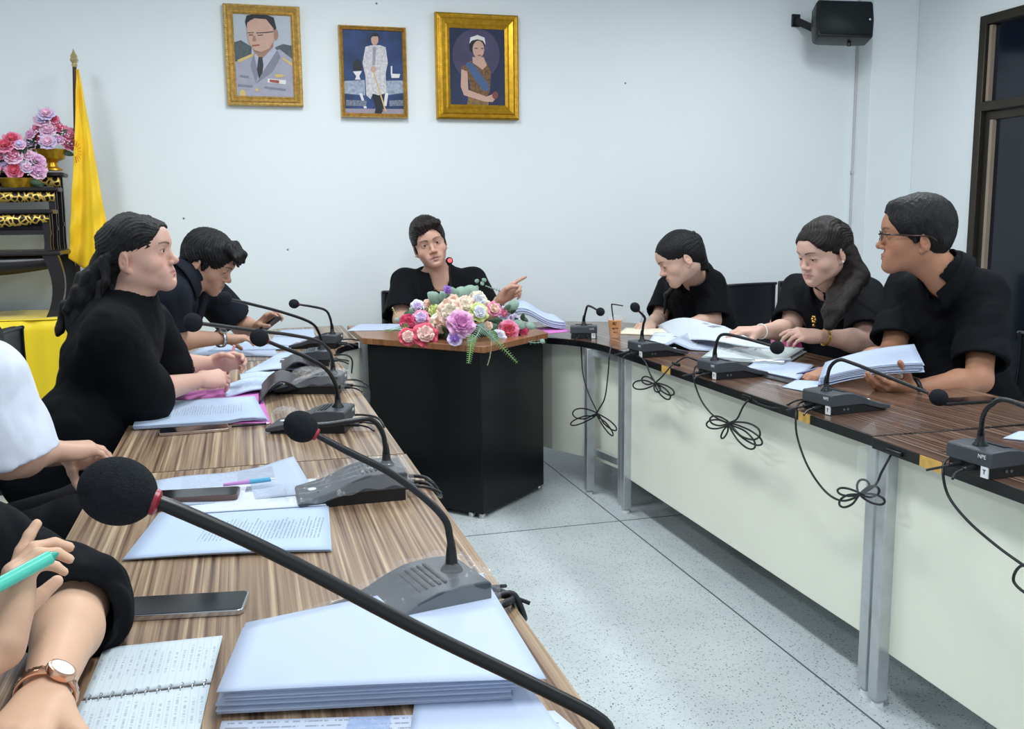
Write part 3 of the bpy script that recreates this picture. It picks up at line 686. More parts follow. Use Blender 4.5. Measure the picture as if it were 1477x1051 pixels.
def folds(amp=.004, seed=1, freq=28, dirs=6, stretch=None, zones=None):
    r = np.random.default_rng(seed); D = r.normal(size=(dirs, 3)); D /= np.linalg.norm(D, axis=1)[:, None]; ph = r.uniform(0, 6.28, dirs); fr = r.uniform(.5, 1.4, dirs)*freq
    def f(P, d):
        idx = np.nonzero(np.abs(d) < .06)[0]
        if len(idx) == 0: return d
        Q = P[idx]; w = Q+.02*np.sin(Q[:, [1, 2, 0]]*17+seed); a = np.zeros(len(idx))
        for i in range(dirs): a += np.sin(w @ D[i]*fr[i]+ph[i]+1.5*np.sin(w @ D[(i+1) % dirs]*fr[i]*.4))
        a = a/math.sqrt(dirs); a = -np.abs(a)*.8+a*.3
        if zones is not None: a = a*zones(Q)
        d = d.copy(); d[idx] += amp*a; return d
    return f
def creases(lst):
    """sharp cloth creases: each (a, b, depth, width) pulls the surface along a segment"""
    def f(P, d):
        d = d.copy()
        for a, b, dep, wd in lst:
            a, b = A(a), A(b); ab = b-a; t = np.clip((P-a) @ ab/(ab @ ab), 0, 1); q = np.linalg.norm(P-a-t[:, None]*ab, axis=1); d += dep*np.exp(-(q/wd)**2)
        return d
    return f
# ================================================================ CHAIRS
def office_chair(label, loc, rz, group=None, h=0.92, w=0.46):
    """+y is the way the sitter faces"""
    t = thing('office_chair', label, 'chair', loc, rz, group)
    z0 = 0.45
    MB().box((-.24, -.22, z0-.075), (.24, .24, z0)).build('seat', M_LEATHER, t, bevel=.035, seg=4)
    bk = MB()
    def f(u, v, off):
        x = (u-.5)*w; z = z0+.02+v*(h-z0-.02); y = -.235-.05*v-.02*math.sin(v*PI)+.035*(2*u-1)**2; return (x, y+off, z)
    bk.grid(lambda u, v: f(u, v, 0), 12, 14); b = bk.build('backrest', M_LEATHER, t, solid=.045, smooth=True, bevel=.012)
    for uu in (0.03, .97): MB().tube([f(uu, v/8, .026) for v in range(9)], .0055, 8).build('side_piping', M_LEATHER, b)
    p2 = MB().tube([f(u/8, .985, .020) for u in range(9)], .009, 8).build('top_piping', M_LEATHER, b)
    MB().tube([f(.06+u*.88/8, .30, .027) for u in range(9)], .004, 6).build('seam', M_LEATHER, b)
    MB().bar((0, -.20, z0-.06), (0, -.29, z0+.20), .06, .014, up=(0, 1, 0)).build('back_bracket', M_BLACK, t)
    MB().lathe([(.028, .09), (.028, .25), (.018, .25), (.018, z0-.07), (.07, z0-.07)], (0, 0, 0), 16).build('gas_column', M_BLACK, t)
    for k in range(5):
        a = 2*PI*k/5+.3; e = (math.cos(a)*.27, math.sin(a)*.27); l_ = MB().bar((0, 0, .115), (e[0], e[1], .075), .04, .03).build('base_leg', M_BLACK, t, bevel=.006)
        MB().lathe([(.0, -.011), (.024, -.011), (.027, 0), (.024, .011), (0, .011)], (e[0], e[1], .027), 16, M=Matrix.Rotation(PI/2, 3, 'Y') @ Matrix.Rotation(a, 3, 'X')).build('caster', M_BLACK, l_)
    return t

# ================================================================ PEOPLE
DBG = []
def lerp(a, b, t): return A(a)*(1-t)+A(b)*t
def person(label, skin, s, head, neck, sh, el, wr, hands, pelvis, facing, chest=None, fat=1.0, shirt=None, sleeve=(.75, .75), sleeve_r=(.064, .074), neckline='crew', hair=None, headkw={}, lip=(0.42, 0.17, 0.15), h=.0026, loc=None, shirt_extra=None, seed=1, skirtz=None, trousers=True, body_extra=None, hcol=None, thigh=None, armfat=1.0, crs=()):
    """sh, el, wr = (right, left) world points; head = (origin, R, scale)"""
    o, R, hs = A(head[0]), A(head[1]), head[2]; N = A(neck); sh = [A(v) for v in sh]; el = [A(v) for v in el]; wr = [A(v) for v in wr]; P = A(pelvis); f = unit([facing[0], facing[1], 0])
    side = np.array([f[1], -f[0], 0])      # person's right
    base = P.copy(); base[2] = 0
    root = thing('person', label, 'person', tuple(base)); DBG.append((label[:30], [np.round(np.linalg.norm(a-b), 2) for a, b in zip(sh, el)], [np.round(np.linalg.norm(a-b), 2) for a, b in zip(el, wr)], 'torso', np.round(np.linalg.norm(N-P), 2), 'shw', np.round(np.linalg.norm(sh[0]-sh[1]), 2), 'neck', np.round(np.linalg.norm(o-N), 2)))
    up = unit(N-P); xs = sh[0]-sh[1]; xs = unit(xs-up*(xs @ up)); fw = np.cross(up, xs); RT = np.stack([xs, fw, up], 1)
    C = A(chest) if chest is not None else lerp(P, N, .66); mid = (sh[0]+sh[1])/2
    C0 = lerp(C, mid-up*.12*s, .5); B = lerp(P, C0, .42)+fw*.015
    hips = [P+side*.09*s-A([0, 0, .02]), P-side*.09*s-A([0, 0, .02])]
    if thigh is None: knees = [P+f*.40*s+side*.12*s+A([0, 0, -.06]), P+f*.40*s-side*.12*s+A([0, 0, -.06])]
    else: knees = [A(v) for v in thigh]
    ank = [np.array([k[0]-f[0]*.02, k[1]-f[1]*.02, .10]) for k in knees]
    # ---- body
    V = Vol(); head_ops(V, R, o, hs, **headkw)
    nb = o+R @ (A((0, -.030, -.045))*hs); V.cap(nb, N+fw*.005, .052*hs, .057*s, k=.03); V.cap(o+R @ (A((0, .0, -.06))*hs), N+fw*.02, .040*hs, .045*s, k=.03)
    for i in (0, 1): V.cap(N-up*.02, sh[i]-up*.012*s, .042*s, .048*s, k=.05)
    V.ell(C0, A((.150*s, .098*s*(.6+.4*fat), .17*s)), RT, k=.05); V.ell(B, A((.130*s*fat, .100*s*fat, .15*s)), RT, k=.06); V.ell(P, A((.155*s, .110*s, .10*s)), RT, k=.06)
    for i in (0, 1):
        V.cap(sh[i], el[i], .049*s*armfat, .040*s*armfat, k=.03); V.cap(el[i], lerp(el[i], wr[i], .3), .039*s*armfat, .041*s*armfat, k=.02); V.cap(lerp(el[i], wr[i], .3), wr[i], .041*s*armfat, .0245*s, k=.02)
        V.cap(hips[i], knees[i], .075*s, .052*s, k=.05); V.cap(knees[i], ank[i], .05*s, .036*s, k=.03); V.cap(ank[i], ank[i]+f*.12*s-A([0, 0, .055]), .034*s, .026*s, k=.03)
        if hands[i]: hand_ops(V, wr[i], size=.98*s*hands[i].get('k', 1.0), **{k: v for k, v in hands[i].items() if k != 'k'})
    if body_extra: body_extra(V)
    zlo = .70
    fc = face_color(R, o, hs, skin, lip=lip, eyes=headkw.get('eyes', .35), mouth=headkw.get('mouth', 0.0))
    def cf(v):
        c = fc(v); a = A(skin[:3])
        for i in (0, 1):
            q = np.exp(-(np.linalg.norm(v-wr[i], axis=1)/.11)**8)[:, None]*.0; c = c*(1-q)+q*a
        return c
    vol_obj('body', V, M_SKIN, root, h=h, zones=((), (), ((-1, zlo, .008),)), colors=cf)
    eyeballs(R, o, hs, root, look=(0, 1, -.05) if headkw.get('eyes', .35) > .2 else (0, .9, -.5))
    # ---- shirt
    S = Vol(); e_ = .014
    S.ell(C0, A((.158*s+e_, .108*s*(.6+.4*fat)+e_, .175*s)), RT, k=.05); S.ell(B, A((.142*s*fat+e_, .112*s*fat+e_, .16*s)), RT, k=.07); S.ell(P+A([0, 0, .03]), A((.168*s+e_, .125*s*fat+e_, .12*s)), RT, k=.07)
    for i in (0, 1): S.cap(N-up*.028, sh[i]-up*.016*s, .056*s+.006, .054*s+.008, k=.07)
    S.cap(nb-(nb-N)*.80, N-up*.05, .071*s, .080*s, k=.04)
    for i in (0, 1):
        end = lerp(sh[i], el[i], sleeve[i]) if sleeve[i] <= 1 else lerp(el[i], wr[i], sleeve[i]-1)
        if sleeve[i] <= 1: S.cap(sh[i], end, sleeve_r[0]*s, sleeve_r[1]*s, k=.03, flat=True)
        else: S.cap(sh[i], el[i], sleeve_r[0]*s, sleeve_r[1]*s, k=.03); S.cap(el[i], end, sleeve_r[1]*s, sleeve_r[1]*s*.97, k=.03, flat=True)
    if shirt_extra: shirt_extra(S)
    S.fn(folds(.0075, seed, 21)); S.fn(folds(.0022, seed+9, 70))
    if crs: S.fn(creases(crs))
    for i in (0, 1):   # hollow sleeve mouths
        a_, b_ = (sh[i], el[i]) if sleeve[i] <= 1 else (el[i], wr[i]); tt = sleeve[i] if sleeve[i] <= 1 else sleeve[i]-1
        e2 = lerp(a_, b_, tt); dv = unit(b_-a_); S.cap(e2-dv*.018, e2+dv*.03, sleeve_r[1]*s-.012, sleeve_r[1]*s-.010, k=.003, mode='sub')
    nd = unit(nb-N)
    if neckline == 'crew': S.cap(N+nd*.012+fw*.006, N+nd*.12, .060*s, .075*s, k=.004, mode='sub')
    elif neckline == 'vee':
        S.cap(N+nd*.012+fw*.004, N+nd*.12, .060*s, .075*s, k=.004, mode='sub')
        S.cap(N+fw*.065*s-up*.005, N+fw*.12*s-up*.105*s, .046*s, .010*s, k=.006, mode='sub')
    elif neckline == 'scoop':
        S.cap(N-nd*.022, N+nd*.12, .066*s, .090*s, k=.006, mode='sub')
    elif neckline == 'wide':
        S.cap(N+nd*.006, N+nd*.12, .068*s, .095*s, k=.004, mode='sub')
        S.cap(N+fw*.060*s+up*.005, N+fw*.125*s-up*.075*s, .055*s, .020*s, k=.01, mode='sub')
    sm = vol_obj('shirt', S, shirt or M_SHIRT, root, h=.0048)
    # ---- trousers and shoes
    T = Vol(); T.ell(P-A([0, 0, .01]), A((.170*s, .135*s, .115*s)), RT, k=.06)
    for i in (0, 1): T.cap(hips[i], knees[i], .092*s, .068*s, k=.05); T.cap(knees[i], ank[i], .066*s, .056*s, k=.03, flat=True)
    T.fn(folds(.005, seed+3, 22)); vol_obj('trousers', T, M_TROUSER, root, h=.008)
    for i in (0, 1):
        K = Vol(); K.cap(ank[i]-A([0, 0, .03]), ank[i]+f*.02-A([0, 0, .05]), .042*s, .040*s, k=.03); K.cap(ank[i]+f*.02-A([0, 0, .058]), ank[i]+f*.17*s-A([0, 0, .068]), .036*s, .030*s, k=.03); K.plane((0, 0, .004), (0, 0, -1))
        vol_obj('shoe', K, M_SHOE, root, h=.006)
    # ---- hair
    if hair:
        Hh = Vol(); hair(Hh, R, o, hs); vol_obj('hair', Hh, hcol or M_HAIR, root, h=.0030)
    return dict(root=root, RT=RT, N=N, C=C0, up=up, fw=fw, xs=xs, nd=nd, wr=wr, el=el, sh=sh, R=R, o=o, hs=hs)
def strands(R, o, s, axis, amp=.0014, f1=44, f2=97, org=(0, 0, .02)):
    R = A(R); ax = R @ unit(axis); u = unit(np.cross(ax, [0.3, .2, .9])); v = np.cross(ax, u); c = A(o)+R @ (A(org)*s)
    def f(P, d):
        d = d.copy(); i = np.nonzero(np.abs(d) < .03)[0]; Q = P[i]-c; ph = np.arctan2(Q @ v, Q @ u)+.25*np.sin((Q @ ax)*30)
        d[i] += amp*(np.sin(ph*f1)+.7*np.sin(ph*f2+1.3)+.5*np.sin(ph*f1*.37+2)); return d
    return f
def hair_cap(V, R, o, s, top=.086, front=.098, hairline=.077, temple=.085, nape=-.050, ear=True, vol=0.0):
    V.frame(R, o, s)
    V.ell((0, -.016, .050), (.081+vol, front+vol, top+vol), k=.02); V.ell((0, -.048, .012), (.073+vol, .064+vol, .074), k=.02); V.ell((0, .022, .050), (.074+vol, .078+vol*.5, .066), k=.02)
    V.ell((0, .104, -.030), (temple, .081, .030+hairline), k=.005, mode='sub')
    V.cap((0, .02, -.06), (0, .12, -.09), .07, .07, k=.01, mode='sub')
    if ear:
        for sx in (-1, 1): V.ell((sx*.085, -.018, -.036), (.030, .024, .042), k=.008, mode='sub')
    V.plane((0, 0, nape), (0, .25, -1), k=.01)
def tube_chain(V, pts, rs, k=.012):
    for a, b, ra, rb in zip(pts[:-1], pts[1:], rs[:-1], rs[1:]): V.cap(a, b, ra, rb, k=k)
def ear_to_origin(ear, R, s, left=False, fat=0.0): return A(ear)-A(R) @ (A(((-1 if left else 1)*(.078+fat*.3), -.022, -.012))*s)
def collar(P, mat_, spread=.5, height=.036, drop=.045, r=.078, open_=.30, name='collar', lean=0.0):
    """fold-over shirt collar round the neck, open at the front"""
    N, nd, xs = P['N'], P['nd'], P['xs']; fw = np.cross(nd, xs); fw = unit(fw); xs_ = np.cross(fw, nd); mb = MB()
    def g(u, v):
        a = -PI+open_+u*(2*PI-2*open_); cf = (1-math.cos(a))/2   # a=0 back ... ends at front
        ff = abs(a)/PI; d = xs_*math.sin(a)+fw*(-math.cos(a)); tip = ff**3
        if v < .45: t = v/.45; rr = r+.004*t; z = -.012+height*t*(1-.25*ff)
        else: t = (v-.45)/.55; rr = r+.006+t*(.016+.014*tip); z = (-.012+height*(1-.25*ff))-t*(drop+.022*tip)+.004*math.sin(t*PI)
        return tuple(N+nd*(z+.010-.028*ff*ff)+d*(rr+.012*ff))
    mb.grid(g, 40, 10); o = mb.build(name, mat_, smooth=True, solid=.003); hang(o, P['root']); return o
def wristwatch(P, i, t=.10, strap=M_CHROME, face=M_PHONE, r=.031, n=None, kind='wristwatch', rose=False):
    a, b = P['wr'][i], P['el'][i]; c = lerp(a, b, t); ax = unit(b-a); n = unit(A(n)-ax*(A(n) @ ax)); q = np.cross(ax, n); mb = MB()
    def g(u, v):
        an = 2*PI*u; return tuple(c+(n*math.cos(an)+q*math.sin(an)*1.12)*(r+.0008*math.sin(an*40)*(v > .1))+ax*(v-.5)*.015)
    mb.grid(g, 72, 2); st = mb.build(kind, strap, smooth=True, solid=.0035); hang(st, P['root'])
    M = Matrix((tuple(q), tuple(ax), tuple(n))).transposed(); k = c+n*(r+.003)
    w1 = MB().lathe([(.0, -.004), (.0165, -.004), (.0175, 0), (.0165, .004), (.014, .0045), (.0, .0045)], tuple(k), 28, M=M).build('watch_case', strap); w1.parent = st
    w2 = MB().lathe([(.0, .0042), (.0135, .0048), (.0, .0056)], tuple(k), 28, M=M).build('watch_dial', face); w2.parent = st
def ring_band(P, c, ax, r, m, name='bracelet', th=.0018, wob=0.0):
    c, ax = A(c), unit(ax); u = unit(np.cross(ax, [.1, .3, .9])); v = np.cross(ax, u)
    pts = [tuple(c+(u*math.cos(a)+v*math.sin(a))*r+ax*wob*math.sin(3*a)) for a in np.linspace(0, 2*PI, 33)]; o = MB().tube(pts, th, 8, smooth=False).build(name, m); hang(o, P['root']); return o
M_GOLDJ = mat('gold jewellery', srgb(222, 178, 92), 0.2, metal=0.9, var=0.05)
M_ROSE = mat('rose gold', srgb(226, 178, 150), 0.2, metal=0.9, var=0.05)
M_PEARL = mat('pearl', srgb(236, 230, 226), 0.25, var=0.02)

# ---- 1: woman with ponytail, left row
s1 = .97; R1 = rotm(-PI/2-.24, -.13, 0.0); o1 = ear_to_origin(ony(178, 379, 2.98), R1, s1*1.0)
def hair1(V, R, o, s):
    hair_cap(V, R, o, s, hairline=.083, temple=.092, nape=-.06, top=.080); V.world()
    q = o+R @ (A((0, -.105, -.010))*s)
    V.fn(strands(R, o, s, (0, -.75, -.2), .0013))
    tail = [q, A(ony(150, 385, 3.04)), A(ony(135, 405, 3.05)), A(ony(121, 432, 3.05)), A(ony(110, 460, 3.04)), A(ony(100, 484, 3.03))]
    tube_chain(V, tail, [.026, .033, .036, .030, .018, .004], k=.02)
    r = np.random.default_rng(3)
    for _ in range(16):
        k = r.integers(1, 4); a = tail[k]+r.normal(size=3)*.022; b = a+A((-.012, 0, -.055))+r.normal(size=3)*.010; c = b+A((-.003, 0, -.040))+r.normal(size=3)*.008; tube_chain(V, [a, b, c], [.013, .010, .003], k=.008)
    V.fn(folds(.004, 5, 90))
W1 = person('woman in black blouse with long wavy ponytail looking up, pink pen in hand', srgb(208, 166, 148), s1, (o1, R1, s1), A(ony(186, 436, 3.06)),
    [ony(163, 478, 2.88), ony(213, 464, 3.24)], [ony(205, 568, 2.98), ony(240, 528, 3.33)], [ony(288, 548, 3.26), ony(306, 524, 3.47)],
    [dict(d=(.72, .45, -.02), n=(-.35, .55, -.75), t=(.2, .3, .8), curls=(.55, .6, .62, .62), thumb=(.2, .5)),
     dict(d=(.9, -.1, .1), n=(-.1, -.8, -.4), t=(0, .2, .8), curls=(.6, .65, .7, .7), thumb=(.2, .6))],
    (-.56, 3.05, .56), (1, .02), chest=(-.40, 3.06, .98), fat=1.28, sleeve=(1.05, 1.06), sleeve_r=(.064, .090), neckline='scoop', hair=hair1,
    headkw=dict(fat=.009, eyes=.55, nose=.9), lip=(.50, .20, .19), seed=11, armfat=1.06,
    crs=[(ony(70, 590, 2.75), ony(150, 575, 2.75), .014, .016), (ony(90, 540, 2.75), ony(170, 530, 2.8), .008, .018), (ony(150, 450, 2.75), ony(140, 530, 2.72), .006, .010), (ony(215, 440, 2.72), ony(240, 520, 2.72), .006, .014)])
# ---- 2: man bowed over his phone
s2 = 1.0; R2 = rotm(-PI/2-.25, .50, .05); o2 = ear_to_origin(ony(282, 382, 4.08), R2, s2)
def hair2(V, R, o, s):
    hair_cap(V, R, o, s, hairline=.078, temple=.074, nape=-.045, vol=.005, front=.102)
    V.frame(R, o, s); r = np.random.default_rng(8)
    for i in range(22):
        x = r.uniform(-.055, .055); a = A((x, .060, .105+r.uniform(-.01, .01))); b = A((x*1.05+r.normal()*.006, .105, .088+r.uniform(-.012, .008))); c = A((x+r.normal()*.012, .115+r.uniform(-.01, .012), .062+r.uniform(-.014, .01)))
        tube_chain(V, [a, b, c], [.016, .011, .003], k=.008)
    V.cap((.064, .01, .01), (.066, .012, -.018), .012, .005, k=.01); V.cap((-.064, .01, .01), (-.066, .012, -.018), .012, .005, k=.01)
    V.world(); V.fn(strands(R, o, s, (0, -.3, 1), .0018)); V.fn(folds(.0022, 6, 110))
W2 = person('man in charcoal button shirt bowed over a phone beside the ponytailed woman', srgb(186, 146, 124), s2, (o2, R2, s2), A(ony(264, 404, 4.12)),
    [ony(240, 428, 3.93), ony(300, 424, 4.38)], [ony(243, 490, 3.96), ony(347, 470, 4.42)], [ony(322, 488, 4.12), ony(372, 472, 4.30)],
    [dict(d=(1, .15, -.05), n=(0, -.1, -1), t=(-.1, .9, .1), curls=(.25, .3, .3, .35), thumb=(.5, .2)),
     dict(d=(.45, -.3, .45), n=(.3, -.3, -.6), t=(-.6, -.2, .6), curls=(.45, .5, .55, .6), thumb=(.3, .5))],
    (-.60, 4.10, .56), (1, 0), chest=(-.36, 4.13, .97), fat=1.15, shirt=M_SHIRT2, sleeve=(.72, .80), sleeve_r=(.072, .084), neckline='vee', hair=hair2,
    headkw=dict(fat=.004, eyes=.12, male=True), lip=(.36, .19, .16), seed=22)
collar(W2, M_SHIRT2, height=.040, drop=.05, open_=.38)
wristwatch(W2, 0, .06, n=(.1, -.5, .8), r=.034)
# ---- 3: woman at the head desk
s3 = 1.11; R3 = rotm(PI-.10, .02, .27); o3 = A(ony(620, 353, 5.22))
def hair3(V, R, o, s):
    hair_cap(V, R, o, s, hairline=.085, temple=.088, nape=-.060, front=.100, vol=.004)
    V.frame(R, o, s); r = np.random.default_rng(4)
    for i in range(18):
        x = -.055+i*.0062; a = A((x, .055, .098)); b = A((x-.004, .088+.004*math.sin(i), .100)); c = A((x-.012, .094, .082+.006*math.sin(i*2.1)+(.010 if x < 0 else 0)-max(0, x)*.25)); tube_chain(V, [a, b, c], [.018, .014, .006], k=.010)
    V.ell((0, -.02, .088), (.064, .075, .058), k=.03)
    for sx in (-1, 1): V.cap((sx*.070, .018, .03), (sx*.073, .012, -.018), .012, .005, k=.01)
    V.world(); V.fn(strands(R, o, s, (.2, -.8, .5), .0016))
W3 = person('short-haired woman in black blouse at the head desk pointing with her left hand', srgb(202, 160, 140), s3, (o3, R3, s3), A(ony(632, 396, 5.28)),
    [ony(584, 405, 5.32), ony(683, 404, 5.30)], [ony(580, 461, 5.16), ony(705, 462, 5.17)], [ony(628, 467, 5.0), ony(723, 430, 5.0)],
    [dict(d=(.9, -.3, 0), n=(0, 0, -1), t=(0, .9, .2), curls=(.3, .3, .35, .4)),
     dict(d=(.80, -.08, .56), n=(.25, -.85, -.30), t=(-.5, -.2, .75), curls=((.25, .1, .05), (1.2, 1.2, .7), (1.3, 1.2, .7), (1.2, 1.1, .7)), thumb=(.1, .7), k=1.05)],
    (1.02, 5.33, .56), (-.05, -1), fat=1.25, sleeve=(.85, .95), sleeve_r=(.066, .088), neckline='wide', hair=hair3, hcol=M_HAIRB,
    headkw=dict(fat=.008, eyes=.28, mouth=.004), lip=(.44, .20, .18), seed=33, armfat=1.1)
for i, sx in enumerate((-1, 1)): hang(MB().ball(tuple(o3+R3 @ (A((sx*.082, -.012, -.036))*s3)), .006, 12, 8).build('pearl_earring', M_PEARL), W3['root'])
ring_band(W3, lerp(W3['wr'][1], W3['el'][1], .12), W3['el'][1]-W3['wr'][1], .031, M_PEARL, 'bracelet')
np_ = [tuple(W3['N']+W3['xs']*math.sin(a)*.085-W3['fw']*(-.045-.075*math.cos(a))-W3['up']*(.012+.055*(math.cos(a)*.5+.5))) for a in np.linspace(-1.9, 1.9, 21)]
hang(MB().tube(np_, .0016, 6, smooth=False).build('necklace', M_GOLDJ), W3['root'])
# ---- 4: woman writing, right row far
s4 = 1.12; R4 = rotm(PI/2-.28, .46, 0.0); o4 = ear_to_origin(onx(993, 375, 2.22), R4, s4, left=True)
def hair4(V, R, o, s):
    hair_cap(V, R, o, s, hairline=.082, temple=.090, nape=-.075, ear=True)
    V.frame(R, o, s).cap((0, -.095, .045), (0, -.085, -.075), .036, .026, k=.03); V.world(); V.fn(strands(R, o, s, (0, -.8, .3), .0011, 50, 120))
    f0 = o+R @ (A((.062, .02, -.02))*s); tube_chain(V, [f0+A((.03, -.01, -.07)), A(onx(962, 425, 2.27)), A(onx(958, 452, 2.27))], [.012, .014, .005], k=.02)
W4 = person('woman with pinned-back hair in black shirt writing with head bowed', srgb(206, 170, 150), s4, (o4, R4, s4), A(onx(1003, 398, 2.38)),
    [onx(966, 414, 2.42), onx(1026, 410, 2.46)], [onx(950, 462, 2.30), onx(1028, 462, 2.44)], [onx(938, 470, 2.08), onx(985, 470, 2.25)],
    [dict(d=(-.6, -.45, .0), n=(-.2, .3, -.9), t=(-.3, -.6, .5), curls=(.55, .6, .65, .7), thumb=(.2, .6)),
     dict(d=(-1, -.15, -.05), n=(0, 0, -1), t=(0, .9, .2), curls=(.2, .2, .25, .3))],
    (2.62, 4.98, .56), (-1, -.1), fat=1.05, sleeve=(.80, .86), sleeve_r=(.066, .076), neckline='vee', hair=hair4,
    headkw=dict(eyes=.08), lip=(.46, .22, .21), seed=44)
collar(W4, M_SHIRT, height=.055, drop=.055, open_=.45, r=.080)
hang(MB().ball(tuple(o4+R4 @ (A((-.02, -.105, .085))*s4)), .010*s4, 14, 10).tube([tuple(o4+R4 @ (A((-.02, -.105, .085))*s4)), tuple(o4+R4 @ (A((-.015, -.08, .06))*s4))], .003, smooth=False).build('hair_pin', M_BLACK), W4['root'])
# ---- 5: woman sorting papers, right row middle
s5 = 1.06; R5 = rotm(PI/2+.18, .30, -.04); o5 = ear_to_origin(onx(1216, 368, 2.33), R5, s5, left=True)
def hair5(V, R, o, s):
    hair_cap(V, R, o, s, hairline=.086, temple=.094, nape=-.07, ear=True)
    V.frame(R, o, s); V.ell((0, -.07, .035), (.070, .060, .062), k=.02); V.ell((0, -.078, -.045), (.066, .046, .060), k=.03)
    V.world(); V.fn(strands(R, o, s, (0, -.85, .2), .0012))
    A0 = o+R @ (A((-.055, -.065, -.02))*s)
    for dx, dy in ((0, 0), (-.014, .03), (.012, -.02), (.03, .02)):
        w0 = A((dx, dy, 0)); tube_chain(V, [A0+w0*.3, A(onx(1232, 398, 2.40))+w0, A(onx(1216, 425, 2.32))+w0, A(onx(1203, 450, 2.25))+w0*.8, A(onx(1196, 472, 2.22))+w0*.4], [.030, .036, .031, .022, .006], k=.02)
    V.fn(folds(.0035, 9, 80))
W5 = person('woman with long half-tied hair in black blouse sorting papers, gold bracelet', srgb(214, 174, 156), s5, (o5, R5, s5), A(onx(1198, 408, 2.46)),
    [onx(1152, 418, 2.50), onx(1246, 424, 2.58)], [onx(1140, 476, 2.38), onx(1249, 493, 2.46)], [onx(1094, 478, 2.16), onx(1182, 485, 2.24)],
    [dict(d=(-.9, .1, .05), n=(0, .2, -.9), t=(0, -.6, .3), curls=(.35, .4, .45, .5), thumb=(.2, .4)),
     dict(d=(-.95, .1, .12), n=(.1, .5, -.8), t=(0, .5, .8), curls=(.35, .5, .6, .6), thumb=(.3, .4))],
    (2.66, 3.78, .56), (-1, -.05), fat=1.22, sleeve=(.80, .86), sleeve_r=(.068, .084), neckline='vee', hair=hair5, hcol=M_HAIRB,
    headkw=dict(fat=.007, eyes=.10), lip=(.55, .22, .24), seed=55, armfat=1.08)
hang(MB().ball(tuple(o5+R5 @ (A((-.083, -.012, -.034))*s5)), .0055, 12, 8).build('pearl_earring', M_PEARL), W5['root'])
for k in (.10, .13): ring_band(W5, lerp(W5['wr'][1], W5['el'][1], k), W5['el'][1]-W5['wr'][1], .034, M_GOLDJ, 'bracelet', .0022, .003)
ring_band(W5, W5['wr'][0]+(W5['el'][0]-W5['wr'][0])*.08, W5['el'][0]-W5['wr'][0], .032, M_PEARL, 'bracelet', .003)
br = onx(1176, 460, 2.36)
bm_ = MB()
for k in range(6): a = k*PI/3; bm_.ball((br[0]-.012, br[1]-.008+.012*math.cos(a), br[2]+.012*math.sin(a)), .006, 8, 6)
bm_.ball((br[0]-.012, br[1]-.008, br[2]-.026), .007, 8, 6); hang(bm_.build('flower_brooch', M_GOLDJ), W5['root'])
# ---- 6: man with glasses
s6 = 1.12; R6 = rotm(PI/2-.56, -.02, 0.0); o6 = ear_to_origin(onx(1335, 350, 2.30), R6, s6, left=True)
def hair6(V, R, o, s):
    hair_cap(V, R, o, s, hairline=.083, temple=.082, nape=-.060, front=.102, top=.092, vol=.003)
    V.frame(R, o, s); V.ell((0, .050, .098), (.050, .042, .026), k=.02)
    for sx in (-1, 1): V.cap((sx*.070, .012, .02), (sx*.072, .008, -.010), .010, .005, k=.01)
    V.world(); V.fn(folds(.0016, 12, 150)); V.fn(strands(R, o, s, (0, -.2, 1), .0010, 60, 130))
W6 = person('man with glasses in black polo shirt holding a thick stack of papers', srgb(172, 124, 98), s6, (o6, R6, s6), A(onx(1368, 398, 2.44)),
    [onx(1312, 412, 2.52), onx(1420, 420, 2.58)], [onx(1286, 512, 2.36), onx(1412, 548, 2.44)], [onx(1196, 538, 2.05), onx(1312, 563, 2.14)],
    [dict(d=(-.85, -.35, -.12), n=(-.1, .2, -.95), t=(-.2, .7, .3), curls=(.45, .5, .6, .7), thumb=(.2, .4)),
     dict(d=(-.95, -.05, .16), n=(.2, .45, .75), t=(-.1, -.85, .45), curls=(.25, .3, .35, .4), thumb=(.25, .25), k=1.05)],
    (2.68, 3.02, .56), (-1, .05), fat=1.05, sleeve=(.80, .80), sleeve_r=(.068, .080), neckline='vee', hair=hair6,
    headkw=dict(eyes=.3, male=True, nose=1.2, jaw=1.15), lip=(.34, .17, .15), seed=66)
collar(W6, M_SHIRT, height=.046, drop=.052, open_=.25, r=.079)
wristwatch(W6, 1, .05, strap=M_BLACK, face=M_CHROME, n=(-.2, -.7, -.1), r=.035)
gl = MB(); F6 = lambda p: tuple(o6+R6 @ (A(p)*s6))
for sx in (-1, 1):
    pts = [F6((sx*(.034+.022*math.cos(a)), .106-.004*abs(math.cos(a)), .006+.016*math.sin(a)*(1 if math.sin(a) > 0 else .95))) for a in np.linspace(0, 2*PI, 25)]
    gl.tube(pts, .0013, 6, smooth=False); gl.tube([F6((sx*.056, .103, .012)), F6((sx*.078, .085, .012)), F6((sx*.080, .02, .010)), F6((sx*.083, -.030, .008)), F6((sx*.080, -.055, -.006))], .0030, 8)
gl.tube([F6((-.012, .109, .010)), F6((0, .111, .013)), F6((.012, .109, .010))], .0016, 6)
hang(gl.build('glasses', mat('dark tortoise frame', srgb(48, 26, 22), .25, var=.3)), W6['root'])
